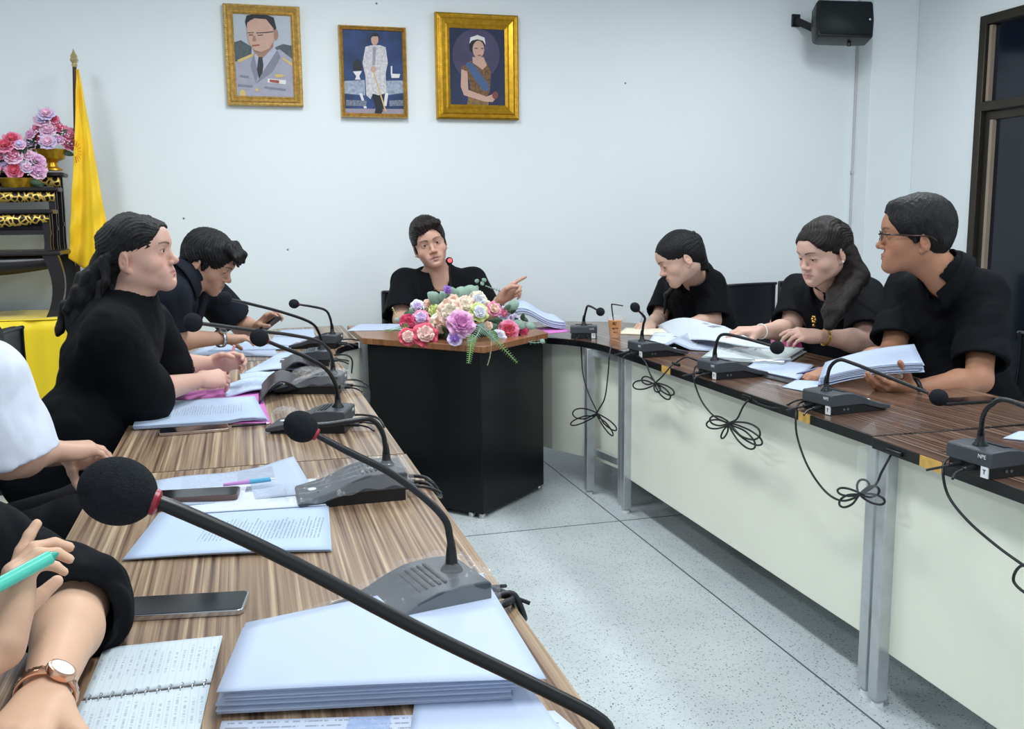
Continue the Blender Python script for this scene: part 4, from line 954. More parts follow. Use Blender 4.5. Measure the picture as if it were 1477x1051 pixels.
# ---- 7: person in the white shirt, mostly beyond the left edge
def hair7(V, R, o, s):
    hair_cap(V, R, o, s, ear=False, nape=-.10); V.frame(R, o, s)
    for x in (-.06, -.03, 0, .03, .06): V.cap((x, -.08, .0), (x*1.1, -.10, -.28), .03, .014, k=.03)
    V.world(); tube_chain(V, [o+R @ (A((.06, .01, -.02))*s), A(ony(-18, 480, 2.07)), A(ony(0, 540, 2.03)), A(ony(9, 590, 2.0))], [.02, .022, .018, .005]); V.fn(folds(.003, 9, 80))
s7 = 1.0; R7 = rotm(-PI/2, .1, 0); o7 = A((-.66, 2.14, 1.24))
W7 = person('person in white shirt with a hand resting on a black-trousered lap, at left edge', srgb(204, 164, 142), s7, (o7, R7, s7), A((-.70, 2.16, 1.10)),
    [ony(-22, 548, 2.04), (-.68, 2.34, 1.04)], [ony(12, 660, 2.05), (-.66, 2.42, .80)], [ony(76, 650, 2.20), ony(100, 654, 2.33)],
    [dict(d=(.75, .60, -.12), n=(-.1, 0, -1), t=(-.2, .9, .2), curls=(.3, .35, .4, .4), thumb=(.3, .2)), dict(d=(.85, -.4, -.2), n=(0, 0, -1), t=(0, -.9, 0), curls=(.3, .3, .3, .3))],
    (-.80, 2.18, .58), (1, 0), shirt=M_SHIRTW, sleeve=(.97, .95), sleeve_r=(.078, .092), neckline='crew', hair=hair7, seed=77,
    thigh=[(-.37, 2.13, .69), (-.37, 2.40, .66)])
# ---- 8: person in the foreground with crossed arms and the green pen
def hair8(V, R, o, s): hair_cap(V, R, o, s); V.world()
s8 = 1.0; R8 = rotm(-PI/2, .1, 0); o8 = A((-.62, 1.10, 1.33))
W8 = person('person in black sweater at bottom left with arms crossed on the table, rose gold watch', srgb(214, 174, 146), s8, (o8, R8, s8), A((-.66, 1.12, 1.18)),
    [(-.62, .95, 1.08), (-.60, 1.30, 1.10)], [(-.44, 1.02, .84), onz(108, 872, .812)], [onz(2, 935, .87), onz(64, 1008, .800)],
    [dict(d=(.16, .45, .80), n=(.85, .30, -.30), t=(-.6, .6, .2), curls=(.12, (.5, .7, .5), (.6, .8, .5), (.7, .8, .5)), thumb=(.1, .5), spread=-.4, k=.97),
     dict(d=(-.15, -.9, .0), n=(0, 0, -1), t=(.9, -.1, .1), curls=(.3, .3, .3, .3))],
    (-.78, 1.14, .56), (1, 0), sleeve=(.90, 1.10), sleeve_r=(.066, .064), neckline='crew', hair=hair8, shirt_extra=lambda S: S.fn(folds(.006, 5, 60)), seed=88, h=.0024, armfat=1.02)
wristwatch(W8, 1, .04, strap=M_ROSE, face=M_PEARL, n=(.55, -.25, .8), r=.0295)
for d in DBG: print('BODY', *d)

# ---- chairs
office_chair('black leather office chair behind the short-haired woman at the head desk', (1.00, 5.33, 0), PI, h=.93)
office_chair('black office chair behind the ponytailed woman', (-.66, 3.05, 0), -PI/2, h=.98)
office_chair('black office chair under the man bowed over his phone', (-.66, 4.10, 0), -PI/2, h=.92)
office_chair('black office chair under the white-shirted person at left edge', (-.86, 2.18, 0), -PI/2, h=.90)
office_chair('black office chair under the black-sweatered person at bottom left', (-.84, 1.14, 0), -PI/2, h=.90)
office_chair('black office chair of the paper-sorting woman', (2.74, 3.80, 0), PI/2, h=.82)
office_chair('black office chair behind the man with glasses at right edge', (2.80, 2.95, 0), PI/2, h=.86)
# ================================================================ MICROPHONE UNITS
M_FILM = mat('clear plastic film', (0.9, 0.93, 0.96), 0.08, spec=0.9, alpha=0.09, bump=0.9, bscale=45)
M_LED = mat('pink indicator', srgb(225, 80, 100), 0.3, var=.05)
M_SLOT = mat('dark slots', srgb(28, 30, 33), 0.6, var=.1)
M_LOGO = mat('pale print', srgb(205, 208, 212), 0.5, var=.02)
def camdist(p): return float((A(p)-A((0, 0, CAMZ))) @ _F)
def mic(label, rear, front, neck_px, head_px, dist, foam=.0225, film=False, logo=True, sticker=True, led=False, cables=True, lit=False, snap=True):
    rear = Vector(rear); d = (Vector(front)-rear); d.z = 0; d.normalize(); ang = math.atan2(d.y, d.x)
    if snap: c_ = onz(neck_px[0][0], neck_px[0][1], TH+.088); rear = Vector((c_.x-d.x*.034, c_.y-d.y*.034, TH))
    t = thing('conference_microphone', label, 'microphone', (rear.x, rear.y, TH+.0012), ang, 'gooseneck microphones on the tables')
    up = [(0, .026), (0, .058), (.004, .062), (.05, .064), (.085, .061), (.115, .051), (.145, .037), (.175, .027), (.222, .017), (.226, .012), (.222, .005), (.185, .008), (.150, .017), (.120, .026)]
    lo = [(.004, 0), (.004, .026), (.120, .026), (.150, .017), (.185, .007), (.215, .003), (.212, 0)]
    u = MB().side(up, -.066, .066).build('upper_shell', M_PLASTIC, t, bevel=.0025); MB().side(lo, -.060, .060).build('lower_body', M_BLACK, t, bevel=.0015)
    sl = MB()
    for k in range(8):
        x = .060+k*.0095; z0 = [.0636, .0625, .0607, .0580, .0543, .0498, .0445, .0392][k]; sl.box((x, -.042, z0-.004), (x+.0042, .042, z0+.0022-.00015*k))
    sp = sl.build('speaker_slots', M_SLOT, u)
    sp['label'] = 'dark grille slots'
    MB().lathe([(.0, .0), (.0095, 0), (.0095, .0025), (.008, .0035), (0, .0035)], (.192, 0, .0225), 20).build('talk_button', M_LOGO, u); MB().ball((.182, .030, .0255), .0022, 8, 6).build('indicator', M_BLACK, u)
    if logo:
        Mx = Matrix.Translation((-.0003, -.040, .048)) @ Matrix(((0, 0, -1, 0), (-1, 0, 0, 0), (0, 1, 0, 0), (0, 0, 0, 1))); text_mesh('logo', 'NPE', .013, M_LOGO, Mx, u)
    if sticker:
        st = MB().box((.0005, -.058, .002), (.0052, -.038, .0275)).build('sticker', M_WHITE, t); text_mesh('printed_letter', 'T', .015, M_BLACK, Matrix.Translation((.0002, -.048, .015)) @ Matrix(((0, 0, -1, 0), (-1, 0, 0, 0), (0, 1, 0, 0), (0, 0, 0, 1))), st)
        for kx in (.050, .064): MB().lathe([(.0, 0), (.0035, 0), (.0035, .003), (0, .003)], (kx, -.060, .015), 12, M=Matrix.Rotation(PI/2, 3, 'X')).build('side_socket', M_PLASTICL, u)
    col = rear+d*.034; col.z = TH+.064
    base = Vector(col)
    MB().lathe([(.0175, .060), (.0165, .066), (.0095, .074), (.0075, .095), (.0062, .104), (0, .104)], (.034, 0, 0), 20).build('neck_socket', M_BLACK, t)
    D0 = camdist(base+Vector((0, 0, .04))); pts = [base+Vector((0, 0, .02)), base+Vector((0, 0, .045))]; n = len(neck_px)
    fr = [0]; full = neck_px+[head_px]
    L = [0]; 
    for a, b in zip(full[:-1], full[1:]): L.append(L[-1]+math.hypot(a[0]-b[0], a[1]-b[1]))
    for (x, y), l_ in zip(full, L): pts.append(atd(x, y, D0+(dist-D0)*(l_/L[-1] if L[-1] else 1)))
    hp = pts[-1]; dr = (pts[-1]-pts[-2]).normalized(); tip = hp-dr*foam*.85
    nk = MB().tube(pts[:-1]+[tip], [.0058]*2+[.0055]*(len(pts)-3)+[.0042], 12, sub=7).build('gooseneck', M_BLACK, None, smooth=True); hang(nk, t)
    q = Vector((0, 0, 1)).rotation_difference(dr).to_matrix()
    fm = MB().ball(tuple(hp), foam, 40, 26, M=q, sc=(1, 1, 1.12)).build('foam_windscreen', M_FOAM, None, smooth=True); hang(fm, t)
    rg = MB().lathe([(.0065, -foam*1.22), (.0092, -foam*1.15), (.0096, -foam*.90), (.0065, -foam*.85)], tuple(hp), 20, M=q).build('light_ring', M_LED if lit else M_RED, None); hang(rg, t)
    if cables:
        for k, yy in enumerate((-.018, .022)):
            c = MB().tube([(0.004, yy, .018), (-.030, yy, .017)], [.0065, .0055], 10, smooth=False).tube([(-.028, yy, .017), (-.055, yy*1.3, .012), (-.075, yy*2.0, .0045)], .0032, 8); c.build('cable_plug', M_RUBBER, t)
    if film:
        fmb = MB(); r = np.random.default_rng(int(abs(rear.y)*100)); pf = [(-.012, .0), (-.010, .066), (.03, .073), (.085, .071), (.13, .052), (.19, .032), (.243, .022), (.250, .001)]
        def g(a, b):
            i = min(int(a*7), 6); f_ = a*7-i; x = pf[i][0]*(1-f_)+pf[i+1][0]*f_; z = pf[i][1]*(1-f_)+pf[i+1][1]*f_; y = (b-.5)*.152*(1+.03*math.sin(a*23)); e = abs(b-.5)*2
            return (x+.003*math.sin(b*31+a*9), y, max(.001, z*(1-max(0, e-.8)*2.5)+.003*math.sin(a*37+b*29)))
        fmb.grid(g, 42, 26); fmb.build('plastic_cover', M_FILM, t, smooth=False)
    return t
mic('microphone beside the tall paper stack, base under clear film, head near mid-table', onz(668, 832, TH), onz(490, 868, TH), [(651, 800), (649, 775), (641, 748), (610, 716), (560, 680), (500, 650)], (434, 615), 1.38, film=True)
mic('film-wrapped microphone behind the booklets, bent flat over the left table', onz(600, 700, TH), onz(462, 712, TH), [(557, 655), (552, 625), (536, 605), (505, 607), (470, 612)], (428, 613), 1.95, film=True)
mic('left row microphone whose base stands right of the pink folder', onz(497, 612, TH), onz(400, 612, TH), [(487, 575), (484, 555), (470, 532), (440, 514), (405, 500)], (374, 487), 2.45)
mic('left row microphone pointing its head at the ponytailed woman', onz(492, 562, TH), onz(420, 562, TH), [(480, 528), (476, 508), (459, 492), (420, 483), (370, 477), (310, 469)], (278, 465), 2.25, film=True)
mic('left row microphone pointing its head at the bowed man', onz(482, 522, TH), onz(420, 524, TH), [(463, 495), (460, 480), (448, 465), (410, 451), (360, 438)], (324, 430), 3.05)
mic('small microphone at the far end of the left row beside the head desk', onz(490, 497, TH), onz(435, 497, TH), [(479, 474), (476, 458), (469, 447), (450, 442)], (424, 438), 4.3, foam=.021)
near = mic('huge-looking microphone closest to the camera, head at the lower left of the view', (.405, .60, TH), (.19, .66, TH), [(905, 1090), (868, 1040), (780, 992), (600, 905), (400, 800), (250, 732)], (170, 708), .66, foam=.0235, snap=False)
mic('microphone between the cup of tea and the document folders on the right corner table', onz(848, 484, TH), onz(848, 484, TH)+Vector((.13, .35, 0)), [(842, 462), (845, 448), (849, 441)], (866, 449.5), 4.45, foam=.020)
mic('right row microphone standing in front of the writing woman', onz(915, 502, TH), onz(915, 502, TH)+Vector((1, .10, 0)), [(926, 484), (928, 468), (930, 458)], (916, 443), 4.0, foam=.020)
mic('right row microphone before the woman sorting papers', onz(1011, 532, TH), onz(1011, 532, TH)+Vector((1, .10, 0)), [(1031, 510), (1035, 490), (1045, 482), (1075, 488)], (1121, 501), 3.15)
mic('right row microphone before the man with glasses', onz(1166, 577, TH), onz(1166, 577, TH)+Vector((1, .12, 0)), [(1192, 552), (1197, 530), (1210, 519), (1228, 523), (1285, 545)], (1354, 573), 2.55)
mic('right row microphone closest to the camera, gooseneck leaving the photo', onz(1377, 655, TH), onz(1377, 655, TH)+Vector((1, .06, 0)), [(1415, 627), (1418, 600), (1431, 583), (1460, 579)], (1600, 640), 1.85)
# desk microphone of the head seat
t = thing('desk_microphone', 'slim desk microphone with glowing red ring standing behind the flowers', 'microphone', (1.06, 4.78, DZ))
MB().lathe([(.05, 0), (.05, .012), (.03, .022), (.012, .03)], (0, 0, 0), 24).build('base', M_BLACK, t)
h0 = ony(648, 376, 4.72); nk = MB().tube([(1.06, 4.78, DZ+.02), (1.065, 4.77, DZ+.12), ony(651, 415, 4.74), h0+Vector((0, 0, -.015))], .0045, 8).build('gooseneck', M_BLACK); hang(nk, t)
hang(MB().ball(tuple(h0), .019, 16, 10, sc=(1, 1.1, 1)).build('foam_windscreen', M_FOAM), t)
hang(MB().lathe([(.004, -.004), (.0105, -.004), (.0115, 0), (.0105, .004), (.004, .004)], tuple(h0+Vector((-.001, -.0195, .002))), 18, M=Matrix.Rotation(PI/2-.3, 3, 'X')).build('light_ring', mat('lit red ring', srgb(210, 60, 70), .4, emis=(.9, .1, .12, .8))), t)

# ---- cables hanging over the right row's front
def cable(label, strands_, r=.0032, grp='microphone cables hanging in front of the right row'):
    mb = MB(); o = mb.tube(strands_, r, 8, sub=6).build('coiled_cable', M_RUBBER, smooth=True); c = sum((v.co for v in o.data.vertices), Vector())/len(o.data.vertices)
    return tag(recenter(o, c), label, 'cable', grp)
def cpx(pts, X0=1.583, wob=.006):
    out = []
    for i, p in enumerate(pts): out.append(onx(p[0], p[1], (p[2] if len(p) > 2 else X0)-.004-wob*abs(math.sin(i*1.9))))
    return out
def loops(k, ls):     # k knot, ls list of loop tips (x,y,halfwidth)
    out = []
    for (x, y, hw) in ls:
        dx, dy = x-k[0], y-k[1]; L = math.hypot(dx, dy); nx_, ny_ = -dy/L*hw, dx/L*hw
        out += [(k[0]+dx*.45+nx_, k[1]+dy*.45+ny_), (k[0]+dx*.85+nx_*.9, k[1]+dy*.85+ny_*.9), (x, y), (k[0]+dx*.85-nx_*.9, k[1]+dy*.85-ny_*.9), (k[0]+dx*.45-nx_, k[1]+dy*.45-ny_), k]
    return out
Z0 = 1.60
def edge(px_, py_): return (px_, py_, 1.60)
k = (861, 597); cable('black cable hanging tied in a bow below the curved corner table', cpx([(838, 485, 1.66), (838, 496, 1.60), (841, 540), (850, 570), k]+loops(k, [(823, 612, 4), (826, 596, 7), (889, 620, 4), (884, 628, 3)])+[(872, 575), (877, 540), (879, 512), (882, 498, 1.60)], 1.53))
k = (945, 553); cable('small black cable bundle below the far end of the right row', cpx([(905, 507, 1.66), (918, 512, 1.605), (930, 521), (938, 540), k]+loops(k, [(913, 556, 6), (926, 546, 5), (972, 568, 5), (966, 575, 5), (950, 565, 4)])+[(955, 543), (966, 530), (972, 524, 1.61)], 1.585))
k = (1052, 611); cable('black cable bundle with wide loops below the middle of the right row', cpx([(1012, 529, 1.66), (1003, 529, 1.61), (1001, 548), (1012, 578), (1030, 600), k]+loops(k, [(1019, 612, 6), (1024, 604, 6), (1041, 632, 3), (1096, 628, 10), (1099, 640, 7), (1088, 646, 8)])+[(1063, 604), (1072, 586), (1080, 576, 1.605)], 1.585))
k = (1240, 713); cable('black cable looped in front of the table legs', cpx([(1166, 578, 1.66), (1152, 582, 1.61), (1148, 600), (1150, 630), (1165, 672), (1190, 708), (1215, 722), k]+loops(k, [(1208, 707, 5), (1211, 728, 7), (1248, 692, 8), (1276, 724, 6), (1268, 706, 7)])+[(1262, 700), (1272, 680), (1286, 654, 1.60)], 1.575))
cable('black cable drooping below the nearest right microphone', cpx([(1384, 660, 1.62), (1366, 662, 1.575), (1360, 680), (1368, 715), (1395, 750), (1435, 785), (1472, 812), (1500, 830), (1520, 850), (1490, 860), (1462, 838), (1475, 815), (1510, 830)], 1.53))
for lab, pts in (('thin lead running along the table edge near the writing woman', [(975, 523, 1.605), (990, 515, 1.62), (1005, 520, 1.66)]), ('thin lead sagging along the table edge towards the man with glasses', [(1086, 576, 1.60), (1100, 584, 1.59), (1125, 588, 1.60), (1150, 577, 1.63), (1170, 577, 1.67)]), ('thin lead lying on the table end near the closest right microphone', [(1286, 652, 1.59), (1298, 654, 1.60), (1340, 652, 1.63), (1378, 652, 1.66)])):
    cable(lab, [onx(*p) for p in pts], .003, 'thin microphone leads along the right table edge')
tp = MB().box((1.560, 2.075, .60), (1.597, 2.16, .722)); tag(tp.build('clear_tape', M_FILM), 'piece of clear tape wrapped round the top of the paired table legs', 'tape')
# connectors lying at the edge
for x, y, X_ in ((1290, 652, 1.58), (1078, 572, 1.60), (975, 525, 1.60)):
    p = onx(x, y, X_); tag(MB().bar(p-Vector((0, .03, 0)), p+Vector((0, .03, 0)), .012, .012).build('cable_connector', M_BLACK, bevel=.003), {1290: 'black cable connector at the joint of the two right tables', 1078: 'black cable connector on the edge at mid right row', 975: 'black cable connector on the edge at the far right row'}[x], 'connector')
# left side cables at the inner edge
def lcab(label, pts, r=.0034): return cable(label, [Vector(p) for p in pts], r, 'cable loops at the inner edge of the left row')
lcab('thick knot of black cable beside the paper stack', [onz(690, 846, .762), onz(705, 848, .765), onz(722, 852, .77), onz(738, 862, .768), onz(728, 872, .765), onz(712, 868, .765), onz(722, 858, .772), onz(742, 858, .77), (.386, 1.33, .73), onz(750, 885, .70), onz(745, 872, .74), onz(735, 866, .77), onz(712, 878, .765), onz(700, 880, .762)], .0048)
lcab('looped black cables behind the film-wrapped microphone', [onz(590, 686, .762), onz(612, 688, .764), onz(625, 698, .76), onz(636, 715, .72), onz(630, 712, .745), onz(618, 698, .762), onz(600, 696, .762), onz(588, 695, .762)], .0042)
lcab('curved black lead running off the edge behind the foremost left microphones', [onz(497, 600, .762), onz(520, 598, .765), onz(545, 603, .77), onz(556, 622, .74), onz(560, 650, .66)])
lcab('black lead hanging off the left row edge near the head desk', [onz(493, 548, .762), onz(515, 548, .765), onz(530, 556, .75), onz(533, 570, .70), onz(532, 590, .62)])
lcab('black leads bundled beside the far left microphones', [onz(482, 512, .762), onz(500, 512, .765), onz(508, 520, .74), onz(507, 538, .68)])
lcab('thin lead swinging from the far left microphone to the head desk', [onz(490, 490, .762), onz(505, 489, .765), onz(522, 493, .74), onz(524, 505, .68), onz(505, 530, .58)])
# ================================================================ PAPERS
def sheet(name, label, cat, c, m, z=.7535, bump=None, nu=14, nv=14, th=.0012, group=None, world=None, parent=None):
    P4 = [Vector(p) for p in world] if world else [onz(x, y, z) for x, y in c]
    X_ = (P4[1]-P4[0]); X_.z = 0; ang = math.atan2(X_.y, X_.x)
    def f(u, v):
        p = (P4[0]*(1-u)+P4[1]*u)*(1-v)+(P4[3]*(1-u)+P4[2]*u)*v
        return p+Vector((0, 0, bump(u, v))) if bump else p
    o = MB().grid(f, nu, nv).build(name, m, smooth=True, solid=th); ctr = (P4[0]+P4[1]+P4[2]+P4[3])/4; recenter(o, ctr, ang)
    if parent: hang(o, parent)
    elif label: tag(o, label, cat, group)
    return o
def stack(name, label, cat, c, n, z0=.7525, t=.0022, jit=.006, m=None, seed=0, group=None, top=None, bump=None, world=None):
    r = random.Random(seed); P4 = [Vector(p) for p in world] if world else [onz(x, y, z0) for x, y in c]; ctr = sum(P4, Vector())/4; X_ = (P4[1]-P4[0]); ang = math.atan2(X_.y, X_.x)
    root = thing(name, label, cat, ctr, 0, group)
    for i in range(n):
        dx, dy, a = r.uniform(-jit, jit), r.uniform(-jit, jit), r.uniform(-.012, .012); s_ = 1 if i < n-1 else 1.0
        if i == n-1: dx = dy = a = 0
        Q = [ctr+(Matrix.Rotation(a, 3, 'Z') @ (p-ctr))+Vector((dx, dy, i*t)) for p in P4]
        sheet('sheet', None, None, None, top if (top and i == n-1) else (m or M_PAPER), world=Q, bump=bump, th=t*.82, parent=root, nu=10, nv=10)
    return root
T_DOC = text_mat('printed document', (0.46, 0.56, 0.72), row=.0070, x0=-.075, x1=.06, y0=-.06, y1=.16, dens=.42, swap=True)
T_DOC2 = text_mat('printed booklet page', (0.46, 0.56, 0.72), row=.0075, x0=-.085, x1=.075, y0=-.085, y1=.125, dens=.47, swap=True)
T_NEWS = text_mat('printed newspaper', (0.44, 0.51, 0.63), row=.006, x0=-.10, x1=.10, y0=-.14, y1=.14, dens=.45, ink=(.2, .22, .28), picture=[(-.09, -.01, -.10, -.02, (.30, .34, .42)), (.02, .10, .02, .12, (.34, .38, .46))])
T_NEWS2 = text_mat('newsletter page', (0.62, 0.68, 0.76), row=.012, x0=-.12, x1=.12, y0=-.09, y1=.02, dens=.55, hi=.45, picture=[(-.02, .05, .03, .08, (.14, .16, .2)), (-.12, -.06, .05, .07, (.25, .25, .3))])
T_RULE = text_mat('ruled notebook page', (0.56, 0.64, 0.68), row=.0095, x0=-.03, x1=.05, y0=-.10, y1=.10, dens=.50, ruled=.45, swap=True, wscale=260, ink=(.22, .26, .36))
T_BLUE = text_mat('printed form', (0.54, 0.60, 0.72), row=.011, x0=-.2, x1=.2, y0=-.2, y1=.2, dens=.48, picture=[(-.06, -.01, -.12, .12, (.30, .40, .62))])
# printed form below the stack, then the thick stack
sheet('printed_form', 'blue-tinted printed form peeking out under the tall white paper stack', 'paper', [(320, 1040), (800, 1025), (860, 1075), (300, 1110)], T_BLUE)
sheet('loose_sheet', 'lavender-white sheet sticking out right of the tall paper stack', 'paper', [(600, 1000), (760, 985), (815, 1060), (590, 1065)], M_PAPER, z=.7555)
stack('paper_stack', 'tall stack of blank white paper sheets at the bottom of the photo', 'paper', [(318, 1025), (742, 1003), (690, 850), (356, 922)], 11, z0=.7575, t=.0024, jit=.007, seed=4)
sheet('top_sheet', 'single white sheet skewed on top of the tall paper stack', 'paper', [(312, 998), (788, 979), (695, 826), (350, 905)], M_PAPER, z=.7865, th=.0006, bump=lambda u, v: .002*math.sin(u*3))
# notebook: two ruled pages and wire spiral
nb_ = thing('spiral_notebook', 'open spiral notebook with ruled handwritten pages beside the paper stack', 'notebook', onz(215, 985, .754))
NBc = [(150, 936), (321, 918), (304, 984), (120, 1008)]
sheet('page', None, None, None, T_RULE, world=[onz(*p, .7575) for p in NBc], parent=nb_, th=.004)
sheet('page', None, None, None, T_RULE, world=[onz(*p, .7575) for p in [(117, 1013), (303, 989), (286, 1062), (75, 1100)]], parent=nb_, th=.004)
for k in range(11):
    q = k/10; c0 = onz(128+q*168, 1009-q*22, .759); mb = MB(); dv = (onz(303, 986, .76)-onz(120, 1010, .76)).normalized(); nv = Vector((-dv.y, dv.x, 0))
    mb.tube([c0+nv*(.0085*math.cos(a))+Vector((0, 0, .0055*math.sin(a)))+dv*(.0015*math.cos(a)) for a in np.linspace(0, 2*PI, 13)], .0008, 6, smooth=False); hang(mb.build('wire_ring', M_CHROME), nb_)
# phones
def phone(label, a, b, z=TH+.0015, w=.074, case=M_CHROME, pitch=0.0, dark=False, th=.0085, world=None, side=1, roll=0.0):
    p, q = (Vector(world[0]), Vector(world[1])) if world else (onz(*a, z), onz(*b, z)); c = (p+q)/2; L = (q-p).length; d = (q-p).normalized(); up = Vector((0, 0, 1)); s_ = d.cross(up).normalized(); u = s_.cross(d); 
    if roll: Rr = Matrix.Rotation(roll, 3, d); s_ = Rr @ s_; u = Rr @ u
    R_ = Matrix((d, -s_, u)).transposed(); t = thing('phone', label, 'phone', c); t.rotation_euler = R_.to_euler()
    def rr(hx, hy, r, n=6): return [(sx*(hx-r)+r*math.cos(a0+k*PI/2/n), sy*(hy-r)+r*math.sin(a0+k*PI/2/n)) for sx, sy, a0 in ((1, 1, 0), (-1, 1, PI/2), (-1, -1, PI), (1, -1, 1.5*PI)) for k in range(n+1)]
    MB().prism(rr(L/2, w/2, .010), 0, th).build('body', case, t, bevel=.0012); MB().prism(rr(L/2-.003, w/2-.003, .008), th-.0004, th+.0006).build('screen', M_PHONE, t); return t
phone('silver-edged smartphone with scratched black screen in front of the printed document', (167, 883), (356, 872), w=.078)
phone('smartphone in brown case lying on the folded newspaper', (206, 722), (345, 714), z=.7605, case=mat('brown phone case', srgb(92, 70, 66), .3, var=.15), w=.07, th=.011)
phone('smartphone with champagne edge in front of the open booklet', (229, 626), (330, 618), case=mat('champagne edge', srgb(176, 158, 146), .25, metal=.7, var=.1), w=.07)
phone('dark smartphone lying on the right table beside the man with glasses', (1352, 582), (1432, 577), w=.075, case=M_BLACK)
phone('smartphone tilted in the bowed man\'s hands', None, None, world=(ony(379, 477, 4.24), ony(404, 458, 4.20)), w=.062, case=M_BLACK, roll=-.12)
# document and newspaper in the middle of the near table
stack('printed_document', 'white printed document sheets with rows of text and handwriting, nearest the scratched phone', 'document', [(178, 809), (478, 795), (471, 727), (232, 741)], 3, z0=.7530, t=.0016, jit=.003, top=T_DOC, seed=2, bump=lambda u, v: .004*math.sin(u*PI)*(1-v))
sheet('newsletter', 'line-printed newsletter sheet under the folded newspaper', 'newspaper', [(250, 742), (470, 728), (455, 690), (280, 704)], T_NEWS2, z=.7590)
sheet('newspaper', 'grey printed newspaper folded beneath the brown-cased phone', 'newspaper', [(205, 735), (455, 712), (424, 668), (224, 693)], T_NEWS, z=.7600, bump=lambda u, v: .016*max(0, u-.75)*4*v*(1-0*u)+.002*math.sin(u*9))
pen = MB(); pa, pb = onz(322, 699, .771), onz(398, 690, .776); pen.tube([pa, pa.lerp(pb, .5)], [.0036, .0052], 10, smooth=False)
t = thing('pastel_pen', 'lilac and turquoise pen with printed barrel lying on the newspaper', 'pen', pa.lerp(pb, .5)); hang(pen.build('barrel', mat('lilac plastic', srgb(206, 150, 214), .3, var=.03)), t)
hang(MB().tube([pa.lerp(pb, .5), pa.lerp(pb, .9)], [.0054, .0052], 10, smooth=False).build('grip', mat('turquoise plastic', srgb(96, 176, 210), .3, var=.03)), t); hang(MB().tube([pa.lerp(pb, .9), pb], [.003, .001], 8, smooth=False).build('tip', M_WHITE), t)
# ponytailed woman's booklets
sheet('folder', 'bright pink folder under the open booklet', 'folder', [(203, 585), (392, 612), (374, 560), (210, 569)], M_PINK, world=[onz(200, 612, .7535), onz(391, 610, .7535), onz(373, 556, .7535), onz(206, 570, .7535)])
stack('open_booklet', 'open white booklet with printed rows in front of the ponytailed woman', 'booklet', [(192, 619), (385, 607), (367, 574), (203, 584)], 5, z0=.7555, t=.0019, jit=.002, top=T_DOC2, seed=5, bump=lambda u, v: .006*math.sin(min(1, max(0, u-.7)/.3)*PI)*(1-v))
def curl(label, a0, a1, b1, b0, hgt, m=M_PAPER, col=None):
    w0, w1, w2, w3 = [onz(*p, .756) for p in (a0, a1, b1, b0)]
    t = sheet('curled_booklet', label, 'booklet', None, T_DOC2, world=[w0, w1, w2, w3], bump=lambda u, v: hgt*math.sin(min(1, u*1.1)*PI)**2*.6+hgt*.5*u*u, nu=26, th=.006); return t
M_DARKPR = mat('dark printed cover', srgb(46, 40, 50), .35, var=.5, vscale=40)
curl('white pages bulging from the booklet behind the pink folder', (325, 572), (410, 562), (395, 545), (325, 555), .018)
sheet('curled_cover', 'dark printed booklet cover curling up beside the pink folder', 'booklet', None, M_DARKPR, world=[onz(374, 582, .757), onz(374, 560, .757), onz(450, 548, .757), onz(446, 562, .757)], bump=lambda u, v: .055*math.sin(min(v*1.25, 1)*PI)*(1-.3*v)+.01*v, nu=14, nv=24, th=.004)
curl('white booklet page under the pen hand of the ponytailed woman', (348, 560), (408, 556), (396, 538), (346, 540), .01)
curl('white curled booklet pages beside the second left microphone', (352, 538), (452, 536), (420, 508), (385, 520), .020)
sheet('curled_cover', 'dark curled booklet cover next to the far open booklet', 'booklet', None, M_DARKPR, world=[onz(402, 545, .757), onz(402, 530, .757), onz(462, 524, .757), onz(466, 534, .757)], bump=lambda u, v: .05*math.sin(min(v*1.25, 1)*PI)*(1-.3*v)+.01*v, nu=14, nv=24, th=.004)
t = thing('pencil', 'black pencil lying along the edge of the open booklet', 'pencil', onz(360, 613, .757)); hang(MB().tube([onz(334, 615, .7565), onz(384, 611, .7565)], .0036, 6, smooth=False).build('shaft', M_BLACK), t)
hang(MB().tube([onz(384, 611, .7565), onz(388, 610.6, .7565)], .0038, 10, smooth=False).build('ferrule', M_CHROME), t); hang(MB().tube([onz(388, 610.6, .7565), onz(391, 610.4, .7565)], .0036, 10, smooth=False).build('eraser', M_PINK), t)
for i, (c, lab) in enumerate((([(270, 512), (402, 514), (395, 500), (300, 496)], 'open papers under the bowed man\'s arm'), ([(300, 506), (420, 503), (415, 492), (330, 491)], 'dark-edged papers lying beyond the bowed man\'s watch'), ([(385, 496), (446, 500), (455, 484), (398, 482)], 'white sheet by the bowed man\'s phone'), ([(398, 485), (455, 487), (452, 474), (405, 476)], 'white sheet at the far end of the left row'))):
    sheet('document', lab+', left row', 'paper', c, [M_PAPER, T_DOC2, M_PAPER, M_PAPER][i], z=.7535+.003*i, th=.002)
glasses_film = MB()
def crumple(label, cx_, cy_, w_, d_, h_, seed):
    r = np.random.default_rng(seed); c = onz(cx_, cy_, .753); ph = r.uniform(0, 6, 8)
    def f(u, v):
        a = 2*PI*u; rr = (math.sin(v*PI/2)); x = math.cos(a)*rr*w_*(1+.25*math.sin(3*a+ph[0])); y = math.sin(a)*rr*d_*(1+.25*math.sin(2*a+ph[1])); z = h_*(math.cos(v*PI/2))*(1+.35*math.sin(a*5+ph[2]+v*7))+.006*abs(math.sin(a*7+ph[3]+v*11))
        return (c.x+x, c.y+y, c.z+max(.0005, z))
    o = MB().grid(f, 36, 12).build('plastic_wrap', M_FILM, smooth=False); tag(recenter(o, c), label, 'plastic wrap')
crumple('crumpled clear plastic wrap between the curled covers', 444, 545, .07, .07, .03, 1)
